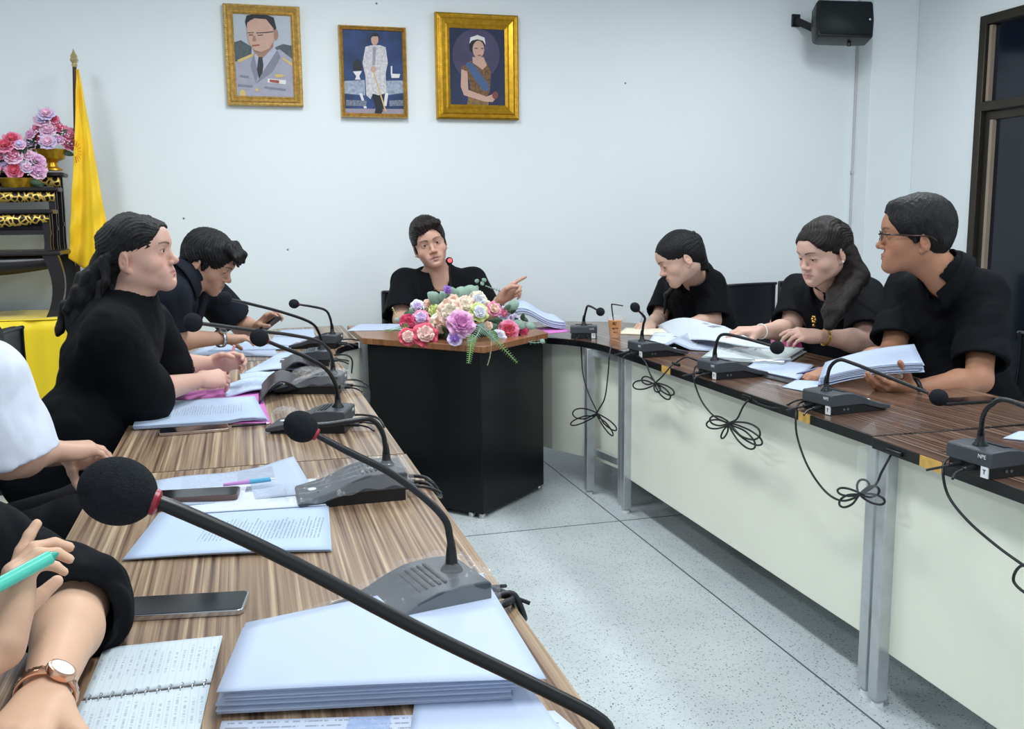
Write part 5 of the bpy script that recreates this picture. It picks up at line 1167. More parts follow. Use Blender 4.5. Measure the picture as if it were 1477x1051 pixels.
crumple('small crumpled clear plastic bag beside the pink folder corner', 408, 597, .04, .04, .015, 2)
# sheet and pages around the head desk
sheet('document', 'white sheets on the head desk left of the flowers', 'paper', [(500, 477), (556, 476), (565, 467), (518, 467)], M_PAPER, z=DZ+.0015, th=.002)
sheet('document', 'small stacked note sheets beside the elbow on the head desk', 'paper', [(553, 475), (590, 476), (592, 468), (560, 467)], M_PAPER, z=DZ+.004, th=.004)
fs = stack('paper_stack', 'curling pile of white documents on the head desk right of the flowers', 'paper', None, 6, t=.006, jit=.006, seed=9, world=[ony(742, 474, 4.62), ony(815, 474, 4.48), ony(800, 462, 4.75), ony(745, 462, 4.85)], bump=lambda u, v: .075*math.exp(-((u-.15)/.42)**2))
sheet('folder', 'pink folder under the curling document pile', 'folder', None, M_PINK, world=[ony(755, 484, 4.45), ony(822, 478, 4.42), ony(805, 470, 4.62), ony(760, 474, 4.70)], th=.004)
# right row papers
sheet('notepad', 'cream notepad under the writing woman\'s hand', 'notepad', [(893, 481), (968, 484), (975, 475), (903, 473)], mat('cream paper', srgb(226, 218, 196), .6, var=.02), z=.7545, th=.006)
stack('printed_document', 'white stapled documents lying between the writing woman and her microphone', 'document', [(935, 497), (1005, 500), (1010, 483), (945, 482)], 4, t=.003, jit=.006, top=T_NEWS2, seed=11)
stack('magazine', 'printed magazine with rolled page on the right row', 'magazine', [(950, 503), (1068, 508), (1060, 490), (985, 484)], 3, t=.003, jit=.008, top=T_NEWS, seed=12, bump=lambda u, v: .03*math.exp(-((u-.2)/.12)**2))
sheet('newsletter', 'large printed newsletter held up by the paper-sorting woman', 'newspaper', None, T_NEWS2, world=[onx(975, 492, 1.98), onx(1112, 498, 1.96), onx(1045, 467, 2.16), onx(948, 470, 2.14)], bump=lambda u, v: .028*v*math.sin(u*PI)+.012*math.sin(u*5), th=.003)
stack('document_sleeve', 'clear plastic document sleeves piled before the paper-sorting woman', 'document', [(1015, 520), (1128, 528), (1160, 508), (1040, 500)], 5, t=.0045, jit=.010, seed=13, m=text_mat('faded printed page', (.52, .58, .58), row=.012, x0=-.1, x1=.1, y0=-.1, y1=.1, dens=.5, ink=(.4, .46, .46)))
crumple('clear plastic sleeve lying on the document pile', 1090, 515, .16, .10, .035, 5)
stack('paper_stack', 'white sheets on a dark folder in front of the clear sleeves', 'paper', [(1075, 533), (1150, 549), (1172, 528), (1100, 518)], 3, t=.003, jit=.004, seed=14)
sheet('folder', 'dark folder under the white sheets on the right row', 'folder', [(1068, 536), (1148, 556), (1176, 530), (1090, 517)], M_BLACK, z=.7530, th=.002)
for i, (a, b) in enumerate((((1085, 522), (1140, 517)), ((1090, 519), (1132, 522)))):
    p, q = onz(*a, .79), onz(*b, .795); tag(MB().tube([p, q], .004, 8, smooth=False).build('silver_pen', M_CHROME), ['silver pen lying across the clear sleeves', 'second pen crossing under the silver one on the clear sleeves'][i], 'pen')
sheet('document', 'white sheet under the right hand of the man with glasses', 'paper', [(1128, 558), (1172, 566), (1185, 550), (1148, 548)], M_PAPER, th=.002)
m6 = stack('paper_stack', 'thick stack of white pages held by the man with glasses', 'paper', None, 9, t=.0036, jit=.005, seed=15, world=[onx(1182, 557, 1.90), onx(1330, 536, 2.10), onx(1318, 508, 2.30), onx(1190, 534, 2.02)], bump=lambda u, v: .012*math.sin(u*PI))
sheet('document', 'white sheet at the right photo edge beside the closest right microphone', 'paper', [(1447, 632), (1530, 640), (1550, 625), (1470, 622)], M_PAPER, z=.7535, th=.003)
# pens in hands
def pen_obj(name, label, a, b, r, m, m2=None):
    a, b = Vector(a), Vector(b); t = thing(name, label, 'pen', (a+b)/2); hang(MB().tube([a.lerp(b, .12), b], r, 12, smooth=False).build('barrel', m), t)
    hang(MB().tube([a, a.lerp(b, .06), a.lerp(b, .13)], [r*.15, r*.55, r*.95], 12, smooth=False).build('tip', m2 or m), t); return t
M_PINKP = mat('pink pen plastic', srgb(232, 172, 182), .25, var=.03, alpha=.9)
w1h = A(W1['wr'][0]); pen_obj('pink_pen', 'transparent pink pen standing in the ponytailed woman\'s hand', onz(328, 540, .80)+Vector((0, -.02, 0)), ony(338, 498, 3.46), .0052, M_PINKP, M_LED)
pen_obj('green_pen', 'mint green marker held in the foreground hand', atd(84, 797, 1.075), atd(-14, 850, 1.02), .0078, mat('mint plastic', srgb(90, 208, 184), .3, var=.03), mat('dark mint plastic', srgb(40, 150, 130), .3, var=.03))
pen_obj('ballpoint_pen', 'clear ballpoint pen in the writing woman\'s hand', onx(922, 474, 2.03), onx(927, 449, 2.08), .0055, mat('pale grey plastic', srgb(176, 182, 190), .2, var=.05), M_BLACK)
pen_obj('blue_pen', 'blue pen in the right hand of the man with glasses', onx(1146, 541, 1.93), onx(1182, 531, 2.04), .0055, mat('blue plastic', srgb(52, 64, 120), .3, var=.05), M_BLACK)
# plastic cup of tea
cp = onz(887, 487, TH+.0015); t = thing('tea_cup', 'clear plastic cup of orange milk tea with black straw on the corner table', 'cup', cp)
MB().lathe([(.0, .001), (.025, .001), (.0345, .088), (0, .088)], (0, 0, 0), 32).build('tea', mat('orange tea', srgb(214, 138, 62), .25, var=.05), t)
MB().lathe([(.0262, 0), (.0372, .105), (.0395, .106), (.0395, .109), (.0362, .109), (.0355, .104), (.0256, .002)], (0, 0, 0), 36).build('cup_wall', M_FILM, t)
pr_ = MB()
for k, (z, w_) in enumerate(((.078, .5), (.073, .42), (.068, .5), (.050, .75), (.046, .3), (.030, .7))):
    for j in range(8):
        a0 = -2.35+j*w_/8*1.2; a1 = a0+w_/8*1.1
        if (k*7+j*3) % 5 == 0: continue
        r_ = .0262+.0105*z/.105+.0012; pr_.add([(r_*math.cos(a), r_*math.sin(a), zz) for a, zz in ((a0, z), (a1, z), (a1, z+.003), (a0, z+.003))], [(0, 1, 2, 3)])
pr_.build('printed_text', M_BLACK, t, solid=.0005)
MB().tube([(.0, .0, .03), (-.012, 0, .11), (-.018, 0, .160), (-.012, -.002, .166), (.038, -.008, .157)], .0032, 10, sub=4).build('straw', M_BLACK, t)
# pink cloth over a chair between the two women
PV = Vol(); pc = [A(onx(1130, 470, 2.62)), A(onx(1140, 520, 2.50)), A(onx(1165, 500, 2.5))]
PV.cap(pc[0], pc[1], .06, .09, k=.05).cap(pc[0], pc[2], .05, .07, k=.05).ell((2.60, float(pc[1][1]), .58), (.16, .14, .14), k=.08); PV.fn(folds(.007, 31, 30))
po = vol_obj('pink_bag', PV, mat('magenta cloth', srgb(206, 72, 136), .8, sheen=.3, var=.08), h=.006); tag(po, 'magenta pink cloth bag beside the paper-sorting woman', 'bag')
# ================================================================ WALL PIECES
def cpt(x, y): return (300+x/3.2109, y/3.2105)       # reading off the enlarged photo
def portrait(label, corners, rim, frame_m, shapes, bg, beads=True):
    """corners = outer frame TL,TR,BR,BL in enlarged coords"""
    Y_ = WY-.03; P4 = [ony(*cpt(*c), Y_) for c in corners]; x0 = (P4[0].x+P4[3].x)/2; x1 = (P4[1].x+P4[2].x)/2; z1 = (P4[0].z+P4[1].z)/2; z0 = (P4[2].z+P4[3].z)/2
    c = Vector(((x0+x1)/2, Y_, (z0+z1)/2)); t = thing('portrait', label, 'picture', c); w, h = (x1-x0)/2, (z1-z0)/2
    M0 = Matrix(((1, 0, 0), (0, 0, -1), (0, 1, 0)))
    def ring(a, b, ya, yb):   # bevelled ring between insets a..b
        A1 = [(-w+a, -h+a), (w-a, -h+a), (w-a, h-a), (-w+a, h-a)]; B1 = [(-w+b, -h+b), (w-b, -h+b), (w-b, h-b), (-w+b, h-b)]
        return [(x, ya, z) for x, z in A1]+[(x, yb, z) for x, z in B1], [(i, (i+1) % 4, 4+(i+1) % 4, 4+i) for i in range(4)]
    f = MB(); prof = [(0, .028), (0, -.006), (rim*.12, -.014), (rim*.30, -.010), (rim*.42, -.016), (rim*.70, -.004), (rim*.82, -.009), (rim, .0), (rim, .012)]
    for (a, ya), (b, yb) in zip(prof[:-1], prof[1:]): v, fs = ring(a, b, ya, yb); f.add(v, fs)
    fr = f.build('frame', frame_m, t, smooth=False)
    if beads:
        bd = MB(); n1 = int(w*2/.012); n2 = int(h*2/.012)
        for k in range(n1): x = -w+rim*.3+(2*w-rim*.6)*k/n1; bd.ball((x, -.013, h-rim*.22), .0035, 6, 4); bd.ball((x, -.013, -h+rim*.22), .0035, 6, 4)
        for k in range(n2): z = -h+rim*.3+(2*h-rim*.6)*k/n2; bd.ball((-w+rim*.22, -.013, z), .0035, 6, 4); bd.ball((w-rim*.22, -.013, z), .0035, 6, 4)
        b_ = bd.build('beading', frame_m, fr); b_['kind'] = 'stuff'
    MB().box((-w+rim*.5, .004, -h+rim*.5), (w-rim*.5, .010, h-rim*.5)).build('picture', bg, t)
    u0, v0 = corners[0]; 
    tl, tr, br_, bl = corners
    def loc_(x, y):    # enlarged coords -> frame-local, undoing the skew of the corners
        tv = (y-tl[1])/(bl[1]-tl[1]); xl = tl[0]+(bl[0]-tl[0])*tv; xr = tr[0]+(br_[0]-tr[0])*tv; tu = (x-xl)/(xr-xl)
        yt = tl[1]+(tr[1]-tl[1])*tu; yb = bl[1]+(br_[1]-bl[1])*tu; tv = (y-yt)/(yb-yt); return (-w+2*w*tu, h-2*h*tv)
    pic = t.children[-1] if False else [c_ for c_ in kids(t) if c_.name.startswith('picture')][0]
    for i, (nm, m_, pts) in enumerate(shapes):
        if isinstance(pts, tuple) and pts[0] == 'e':
            _, cx_, cy_, rx, ry, rot = pts; pts = [(cx_+rx*math.cos(a)*math.cos(rot)-ry*math.sin(a)*math.sin(rot), cy_+rx*math.cos(a)*math.sin(rot)+ry*math.sin(a)*math.cos(rot)) for a in np.linspace(0, 2*PI, 25)[:-1]]
        q = []
        for (x, y) in pts:
            a, b = loc_(x, y); q.append((max(-w+rim*.95, min(w-rim*.95, a)), max(-h+rim*.95, min(h-rim*.95, b))))
        ys = .004-.00025*(i+1); mb = MB(); mb.add([(a, ys, b) for a, b in q], [tuple(range(len(q)))]); o = mb.build(nm, m_, pic)
    return t
def pm(n, c, var=.06, vs=30): return mat('painted '+n, srgb(*c), .6, var=var, vscale=vs)
E_ = lambda cx_, cy_, rx, ry, rot=0: ('e', cx_, cy_, rx, ry, rot)
SK = pm('skin', (196, 158, 140)); SK2 = pm('shadow skin', (160, 122, 106)); HR = pm('hair', (34, 34, 40)); UNI = pm('grey uniform', (160, 158, 172)); UNI2 = pm('uniform fold', (128, 127, 142)); TIE = pm('dark tie', (50, 50, 56))
GOLDP = pm('gold braid', (206, 178, 110)); TREE = pm('dark trees', (78, 88, 92), .2, 60); WHT = pm('off white', (222, 218, 214)); RIB = pm('medal ribbon', (150, 80, 70), .4, 90); BLUE = pm('deep blue', (38, 60, 104), .5, 8)
portrait('gilt-framed portrait photo of a bespectacled officer in pale uniform, leftmost on the wall', [(64, 17), (418, 30), (447, 490), (95, 490)], .052, M_GOLDF, [
    ('painted_trees', TREE, [(95, 195), (150, 185), (200, 215), (200, 285), (100, 285)]), ('painted_trees', TREE, [(310, 215), (345, 200), (410, 208), (410, 280), (310, 260)]),
    ('painted_uniform', UNI, [(128, 285), (210, 245), (235, 262), (290, 235), (330, 225), (400, 270), (412, 300), (425, 460), (120, 460), (128, 380)]),
    ('painted_neck', SK2, [(200, 210), (300, 190), (300, 245), (245, 285), (215, 250)]), ('painted_shirt', pm('shirt', (176, 176, 190)), [(218, 245), (245, 275), (300, 215), (318, 228), (262, 320), (238, 340), (215, 262)]), ('painted_tie', TIE, [(232, 262), (250, 262), (256, 300), (250, 350), (236, 362), (226, 320)]),
    ('painted_lapel', UNI2, [(210, 250), (232, 345), (222, 385), (195, 300)]), ('painted_lapel', UNI2, [(318, 228), (335, 262), (300, 330), (222, 388), (262, 318)]),
    ('painted_epaulette', GOLDP, [(135, 278), (205, 246), (210, 256), (145, 290)]), ('painted_epaulette', GOLDP, [(338, 258), (405, 290), (408, 305), (345, 272)]),
    ('painted_pocket', UNI2, [(262, 398), (362, 408), (362, 418), (262, 408)]), ('painted_pocket', UNI2, [(140, 390), (208, 395), (208, 404), (140, 400)]), ('painted_ribbon', WHT, [(276, 362), (362, 368), (362, 388), (276, 380)]), ('painted_ribbon', RIB, [(286, 366), (330, 369), (330, 384), (286, 378)]), ('painted_badge', GOLDP, E_(330, 348, 22, 8)), ('painted_badge', GOLDP, E_(162, 434, 14, 18)), ('painted_button', GOLDP, E_(228, 416, 8, 8)), ('painted_badge', UNI2, [(150, 348), (190, 352), (190, 360), (150, 356)]),
    ('painted_ear', SK2, E_(310, 158, 12, 26)), ('painted_hair', HR, [(168, 100), (175, 72), (210, 55), (260, 56), (300, 80), (313, 130), (300, 140), (270, 100), (190, 92), (178, 135)]), ('painted_face', SK, [(178, 105), (210, 84), (265, 88), (300, 130), (304, 185), (282, 222), (245, 240), (212, 232), (186, 195), (176, 150)]),
    ('painted_spectacles', TIE, [(178, 150), (210, 148), (210, 152), (180, 154)]), ('painted_spectacles', TIE, [(220, 150), (270, 146), (300, 142), (300, 146), (270, 151), (220, 154)]), ('painted_eye', HR, [(186, 160), (206, 159), (206, 163), (186, 164)]), ('painted_eye', HR, [(226, 161), (252, 158), (252, 162), (226, 165)]), ('painted_nose', SK2, [(206, 165), (216, 165), (220, 190), (202, 190)]), ('painted_mouth', RIB, [(200, 208), (236, 204), (238, 210), (204, 214)])],
    pm('hazy grey sky', (176, 184, 192), .05, 4))
portrait('narrow gilt-framed portrait of a standing figure in a white embroidered gown, middle of the wall', [(603, 113), (915, 130), (927, 548), (618, 540)], .024, M_GOLDF, [
    ('painted_floor', pm('mauve floor', (150, 138, 150)), [(622, 500), (915, 505), (920, 535), (625, 530)]), ('painted_table', pm('lace cloth', (150, 160, 176), .3, 60), [(628, 372), (725, 368), (728, 440), (630, 430)]), ('painted_table', pm('lace cloth', (150, 160, 176), .3, 60), [(820, 372), (905, 372), (908, 430), (822, 440)]),
    ('painted_table_leg', WHT, [(700, 430), (712, 430), (735, 500), (722, 500)]), ('painted_table_leg', WHT, [(820, 430), (835, 430), (826, 490), (812, 490)]), ('painted_vessel', WHT, [(670, 328), (712, 326), (700, 350), (706, 366), (680, 366), (686, 350)]), ('painted_vessel', WHT, [(846, 340), (890, 342), (885, 360), (850, 360)]), ('painted_candle', WHT, [(846, 305), (853, 305), (853, 340), (846, 340)]), ('painted_vessel', HR, [(672, 290), (690, 272), (708, 290), (712, 322), (670, 322)]), ('painted_railing', pm('railing', (110, 118, 134), .5, 90), [(640, 460), (735, 465), (730, 490), (640, 488)]), ('painted_railing', pm('railing', (110, 118, 134), .5, 90), [(838, 465), (905, 462), (905, 490), (840, 492)]),
    ('painted_legs', pm('black hose', (28, 30, 38)), [(758, 430), (812, 430), (808, 515), (800, 528), (770, 526), (776, 500)]), ('painted_gown', pm('ivory gown', (198, 194, 196), .25, 70), [(728, 215), (755, 208), (795, 208), (822, 218), (832, 290), (822, 340), (826, 430), (790, 440), (762, 432), (752, 458), (732, 440), (728, 350), (714, 290)]), ('painted_gown_fold', pm('gown shade', (150, 148, 158), .2, 60), [(762, 215), (778, 215), (772, 300), (760, 300)]), ('painted_cane', GOLDP, [(762, 330), (767, 328), (826, 515), (820, 518)]), ('painted_hands', SK, E_(765, 318, 13, 15)), ('painted_face', SK, E_(771, 183, 17, 26)), ('painted_hair', HR, [(752, 180), (754, 158), (771, 151), (789, 158), (791, 180), (784, 168), (760, 168)])],
    BLUE, beads=True)
portrait('wide gold-framed painting of a seated figure in sash and diadem, rightmost on the wall', [(1048, 58), (1433, 70), (1441, 553), (1063, 552)], .085, M_GOLD, [
    ('painted_glow', pm('mauve glow', (72, 66, 96), .3, 6), E_(1240, 250, 110, 120)), ('painted_skirt', pm('bronze silk', (128, 98, 62), .4, 60), [(1205, 440), (1300, 440), (1300, 500), (1200, 500)]), ('painted_torso', pm('bronze brocade', (110, 80, 50), .5, 90), [(1170, 312), (1215, 280), (1290, 285), (1310, 330), (1305, 420), (1290, 450), (1215, 440), (1210, 370), (1175, 350)]), ('painted_sash', pm('blue sash', (70, 92, 130)), [(1200, 285), (1225, 290), (1300, 390), (1300, 420), (1270, 415), (1190, 300)]), ('painted_arm', SK, [(1172, 318), (1200, 330), (1205, 415), (1290, 445), (1325, 430), (1340, 445), (1318, 470), (1280, 468), (1185, 440), (1170, 400)]),
    ('painted_chest', SK, [(1222, 262), (1275, 262), (1290, 300), (1270, 320), (1225, 290)]), ('painted_hair', HR, E_(1243, 212, 36, 38)), ('painted_face', SK, E_(1250, 226, 27, 40)), ('painted_diadem', WHT, [(1208, 200), (1212, 172), (1245, 160), (1278, 172), (1283, 205), (1270, 186), (1245, 180), (1220, 186)]), ('painted_mouth', RIB, E_(1255, 254, 9, 3)), ('painted_eye', HR, E_(1240, 222, 8, 2)), ('painted_eye', HR, E_(1268, 222, 7, 2)), ('painted_fan', pm('rose', (120, 70, 60)), E_(1330, 438, 14, 18))],
    pm('midnight blue', (34, 42, 70), .4, 5))
# loudspeaker on the back wall
sc_ = ony(1212, 37, 5.52); t = thing('loudspeaker', 'black wall-mounted loudspeaker high in the right corner', 'speaker', sc_)
R_ = Matrix.Rotation(-.30, 3, 'Z') @ Matrix.Rotation(-.25, 3, 'X') @ Matrix.Rotation(.05, 3, 'Y')
def spk(pts_w, d0, d1): return pts_w
b_ = MB(); oc = [(-.175, -.10), (-.165, -.120), (.165, -.120), (.175, -.105), (.182, 0), (.175, .105), (.165, .120), (-.165, .120), (-.178, .10), (-.182, 0)]
vs = [R_ @ Vector((x*k, y, z*k)) for y, k in ((-.10, .97), (-.085, 1.0), (.02, .98), (.10, .72)) for x, z in oc]; n = len(oc)
b_.add(vs, [tuple(range(n)), tuple(range(4*n-1, 3*n-1, -1))]+[(j*n+(i+1) % n, j*n+i, (j+1)*n+i, (j+1)*n+(i+1) % n) for j in range(3) for i in range(n)]); b_.build('cabinet', M_BLACK, t, bevel=.006)
g_ = MB(); g_.add([R_ @ Vector((x*.90, -.103, z*.86)) for x, z in oc], [tuple(range(n))]); g_.build('grille', mat('speaker grille', srgb(20, 30, 32), .6, bump=.8, bscale=500), t, solid=.004)
MB().ball(tuple(R_ @ Vector((.150, -.106, -.005))), .009, 12, 8).build('badge', M_CHROME, t)
wl = ony(1147, 30, WY); br = MB().bar(R_ @ Vector((-.10, .09, 0)), (wl.x-sc_.x, WY-sc_.y-.01, wl.z-sc_.z), .03, .045).box((wl.x-sc_.x-.03, WY-sc_.y-.015, wl.z-sc_.z-.04), (wl.x-sc_.x+.03, WY-sc_.y, wl.z-sc_.z+.04)); br.build('wall_bracket', M_BLACK, t, bevel=.004)
MB().lathe([(.012, -.02), (.012, .0)], tuple(R_ @ Vector((.05, -.02, -.122))), 10).build('mount_knob', M_BLACK, t)

# ================================================================ FLAG
FY = 5.55; top = ony(106, 92, FY); bot = ony(101, 470, FY); fl = thing('flag_stand', 'yellow flag drooping on a dark pole with a gilt tip beside the altar tables', 'flag', (bot.x, FY, 0))
hang(MB().tube([(bot.x, FY+.03, .04), top+Vector((0, .03, 0))], [.012, .010], 12, smooth=False).build('pole', mat('dark varnished pole', srgb(58, 34, 28), .35, var=.2)), fl)
MB().lathe([(.13, 0), (.13, .02), (.05, .05), (.02, .09), (.0, .09)], (0, .03, 0), 24).build('base', M_LACQ, fl)
fz = ony(106, 92, FY); hang(MB().lathe([(.012, -.012), (.016, 0), (.011, .006), (.018, .014), (.022, .024), (.016, .036), (.019, .042), (.011, .054), (.004, .070), (0, .082)], tuple(fz+Vector((0, .03, 0))), 20).build('finial', mat('pale gilt', srgb(206, 190, 140), .3, metal=.7, var=.1)), fl)
Lf = [(110, 100), (109.5, 135), (108, 200), (105, 260), (102, 310), (100, 350), (99, 372)]; Rt = [(114, 100), (120, 135), (130, 190), (141, 255), (149, 300), (156, 335), (160, 378)]
bt = [(99, 372), (112, 381), (122, 388), (134, 396), (160, 378)]
def flag_pt(u, v):
    f_ = v*6; i = min(int(f_), 5); k = f_-i; l_ = Vector(Lf[i]).lerp(Vector(Lf[i+1]), k) if False else ((Lf[i][0]*(1-k)+Lf[i+1][0]*k), (Lf[i][1]*(1-k)+Lf[i+1][1]*k)); r_ = ((Rt[i][0]*(1-k)+Rt[i+1][0]*k), (Rt[i][1]*(1-k)+Rt[i+1][1]*k))
    x = l_[0]*(1-u)+r_[0]*u; y = l_[1]*(1-u)+r_[1]*u+(14*math.sin(u*PI) if v > .99 else 14*math.sin(u*PI)*max(0, v-.8)*5); p = ony(x, y, FY-.02)
    return (p.x, p.y-.03*math.sin(u*9+v*3)*(.3+v)*.5-.006*math.sin(u*21+v*7)*v+.006*math.sin(v*31+u*5), p.z)
fc = MB().grid(flag_pt, 40, 60).build('cloth', M_YELLOW, smooth=True, solid=.002); hang(fc, fl)
em = MB(); ec = ony(109, 219, FY-.02)
for k in range(9):
    a = -1.35+k*.34; em.bar((ec.x+.016*math.cos(a), FY-.062, ec.z+.028*math.sin(a)), (ec.x+.034*math.cos(a), FY-.064, ec.z+.060*math.sin(a)), .006, .002)
o_ = em.build('emblem', mat('orange print', srgb(206, 118, 24), .6, var=.1)); hang(o_, fc) if False else hang(o_, fl); o_['kind'] = 'stuff'

# ================================================================ ALTAR
def lattice_mat():
    m = mat('gilt carved lattice', srgb(206, 168, 70), .4, metal=.4); n, l, p = nodes_of(m); tc = n.new('ShaderNodeTexCoord'); v = n.new('ShaderNodeTexVoronoi'); v.feature = 'DISTANCE_TO_EDGE'; v.inputs['Scale'].default_value = 42; l.new(tc.outputs['Object'], v.inputs['Vector'])
    r = n.new('ShaderNodeValToRGB'); r.color_ramp.elements[0].position = .10; r.color_ramp.elements[0].color = srgb(216, 180, 84); r.color_ramp.elements[1].position = .16; r.color_ramp.elements[1].color = srgb(30, 20, 18); l.new(v.outputs['Distance'], r.inputs['Fac']); l.new(r.outputs['Color'], p.inputs['Base Color']); return m
M_LAT = lattice_mat()
plat = thing('draped_table', 'low table covered with pleated bright yellow cloth under the black altar tables', 'table', (-1.75, 5.4, 0))
PZ = ony(60, 462, 5.12).z; pxr = ony(88, 470, 5.12).x
hang(MB().box((-2.6, 5.14, 0), (pxr-.03, 5.72, PZ-.012)).build('table_body', M_LACQ), plat)
def drape(u, v):
    x0 = -2.62; Ltot = (pxr-x0)+.6; s_ = u*Ltot; pl = .014*math.sin(s_*26)+.008*math.sin(s_*61+1)
    if s_ < pxr-x0: p = (x0+s_, 5.12-pl*(.3+v*1.3)-.01*v, PZ*(1-v)+.02*v-.014*abs(math.sin(s_*7))*(1-v)*(v > .02))
    else: p = (pxr+.01+pl*(.3+v)+.02*v, 5.12+(s_-(pxr-x0)), PZ*(1-v)+.02*v)
    return p
hang(MB().grid(drape, 220, 20).build('skirt', M_YELLOWD, smooth=True, solid=.003), plat)
hang(MB().grid(lambda u, v: (-2.62+u*(pxr+.01+2.62), 5.115+v*.6, PZ+.004+.003*math.sin(u*40)*math.sin(v*9)), 60, 12).build('top_cloth', M_YELLOWD, smooth=True, solid=.003), plat)
def altar(label, x0, x1, y0, y1, ztop, zbot, apron=.05, leg=.045, scallop=.03, gold=True, rail=None):
    t = thing('altar_table', label, 'altar table', ((x0+x1)/2, (y0+y1)/2, zbot), group='tiered black lacquer altar tables')
    hang(MB().box((x0-.02, y0-.02, ztop-.022), (x1+.02, y1+.02, ztop)).build('tabletop', M_LACQ, bevel=.006), t)
    for x in (x0+.01, x1-.01-leg*.5):
        for y in (y0+.012, y1-.03):
            cx_ = x+leg*.25; s_ = -1 if x < (x0+x1)/2 else 1
            lg = MB(); n = 8
            for k in range(n):
                a, b = k/n, (k+1)/n; w = lambda q: leg*(.95-.35*q+.25*max(0, q-.85)*6); o = lambda q: s_*.022*math.sin(q*PI*1.1)*(1.3 if leg > .06 else .12)
                za, zb = ztop-.022-(ztop-.022-zbot)*a, ztop-.022-(ztop-.022-zbot)*b
                lg.add([(cx_+o(a)-w(a)/2, y-w(a)/3, za), (cx_+o(a)+w(a)/2, y-w(a)/3, za), (cx_+o(a)+w(a)/2, y+w(a)/3, za), (cx_+o(a)-w(a)/2, y+w(a)/3, za), (cx_+o(b)-w(b)/2, y-w(b)/3, zb), (cx_+o(b)+w(b)/2, y-w(b)/3, zb), (cx_+o(b)+w(b)/2, y+w(b)/3, zb), (cx_+o(b)-w(b)/2, y+w(b)/3, zb)], [(0, 1, 5, 4), (1, 2, 6, 5), (2, 3, 7, 6), (3, 0, 4, 7)]+([(3, 2, 1, 0)] if k == 0 else [])+([(4, 5, 6, 7)] if k == n-1 else []))
            hang(lg.build('leg', M_LACQ, smooth=False), t)
    def strip(nm, y, z1, m_, amp, th):
        n = 60; P_ = [(x0+(x1-x0)*k/n, z1-apron-amp*(abs(math.sin(k/n*PI*3))**.7)*(.4+.6*math.sin(k/n*PI))) for k in range(n+1)]; v = []; fs = []
        for k, (x, z) in enumerate(P_): v += [(x, y, z1), (x, y, z)]
        for k in range(n): fs.append((2*k, 2*k+1, 2*k+3, 2*k+2))
        hang(MB().add(v, fs).build(nm, m_, solid=th), t)
    strip('apron', y0+.004, ztop-.020, M_LACQ, scallop, .014)
    if gold: strip('gilt_carving', y0-.008, ztop-.026, M_LAT, scallop*.9, .004)
    if rail: hang(MB().box((x0, y0+.005, rail), (x1, y0+.03, rail+.022)).box((x1-.03, y0, rail), (x1-.008, y1, rail+.022)).build('stretcher', M_LACQ), t)
    return t
bz_ = ony(50, 362, 5.25).z
altar('large black altar table standing on the yellow-draped table', -2.45, ony(92, 362, 5.25).x-.03, 5.22, 5.66, bz_, PZ+.006, apron=.06, leg=.075, scallop=.05, gold=False)
z1 = ony(40, 302, 5.28).z; z2 = ony(40, 270, 5.42).z; z3 = ony(60, 249, 5.56).z
altar('lowest front tier of the black and gold altar set', -2.2, ony(72, 310, 5.28).x, 5.26, 5.37, z1, bz_+.002, apron=.035, leg=.04, scallop=.04, rail=bz_+.08)
altar('middle tier of the black and gold altar set', -2.2, ony(80, 280, 5.42).x, 5.40, 5.50, z2, bz_+.002, apron=.045, leg=.035, scallop=.008, rail=bz_+.10)
altar('highest rear tier of the black and gold altar set', -2.2, ony(88, 255, 5.56).x, 5.53, 5.64, z3, bz_+.002, apron=.045, leg=.035, scallop=.008, rail=bz_+.12)

# ================================================================ FLOWERS
def fl_mat(n, c): return mat('petal '+n, srgb(*c), .6, sheen=.2, var=.10, vscale=60)
def petal_flower(mb_out, c, r, rings=4, cup=.42, ruff=.12, seed=0, facing=(0, -1, .35), npet=6):
    """layered petals, outer ring open and inner rings cupped"""
    rg = random.Random(seed); q = Vector((0, 0, 1)).rotation_difference(Vector(facing).normalized()).to_matrix(); c = Vector(c)
    for k in range(rings):
        fr_ = 1-k/rings; n = npet-(k > 1)-(k > 2); th0 = rg.uniform(0, 6)
        for j in range(n):
            a = th0+2*PI*j/n; L = r*(.45+.55*fr_); w = L*.62; lift = cup*(1-fr_*.85)*1.35; vs = []; nu, nv = 5, 4
            for iu in range(nu+1):
                u = iu/nu; 
                for iv in range(nv+1):
                    v = iv/nv*2-1; rad = L*u; wid = w*math.sin(min(1, u*1.15)*PI*.62)*(1 if u < .85 else .85); el = lift*u**1.2
                    x = rad*math.cos(el); z = rad*math.sin(el)+.18*L*v*v*u+r*ruff*math.sin(v*4+j*2+k)*u; y = wid*v*.9
                    vs.append(c+q @ Vector((x*math.cos(a)-y*math.sin(a), x*math.sin(a)+y*math.cos(a), z+r*.10*k)))
            mb_out.add(vs, [(i*(nv+1)+j2, (i+1)*(nv+1)+j2, (i+1)*(nv+1)+j2+1, i*(nv+1)+j2+1) for i in range(nu) for j2 in range(nv)])
def flower(parent, kind, c, r, m, mi=None, seed=0, rings=4, facing=(0, -1, .35), npet=6, label=None):
    mb = MB(); petal_flower(mb, c, r, rings=2 if mi else rings, seed=seed, facing=facing, npet=npet); o = mb.build(kind, m, smooth=True, solid=.0008); hang(o, parent)
    if label: o['label'] = label
    if mi:
        mb = MB(); f = Vector(facing).normalized(); petal_flower(mb, Vector(c)+f*r*.25, r*.66, rings=3, cup=.85, seed=seed+1, facing=facing, npet=5); o2 = mb.build('heart', mi, smooth=True, solid=.0006); o2.parent = o
    return o
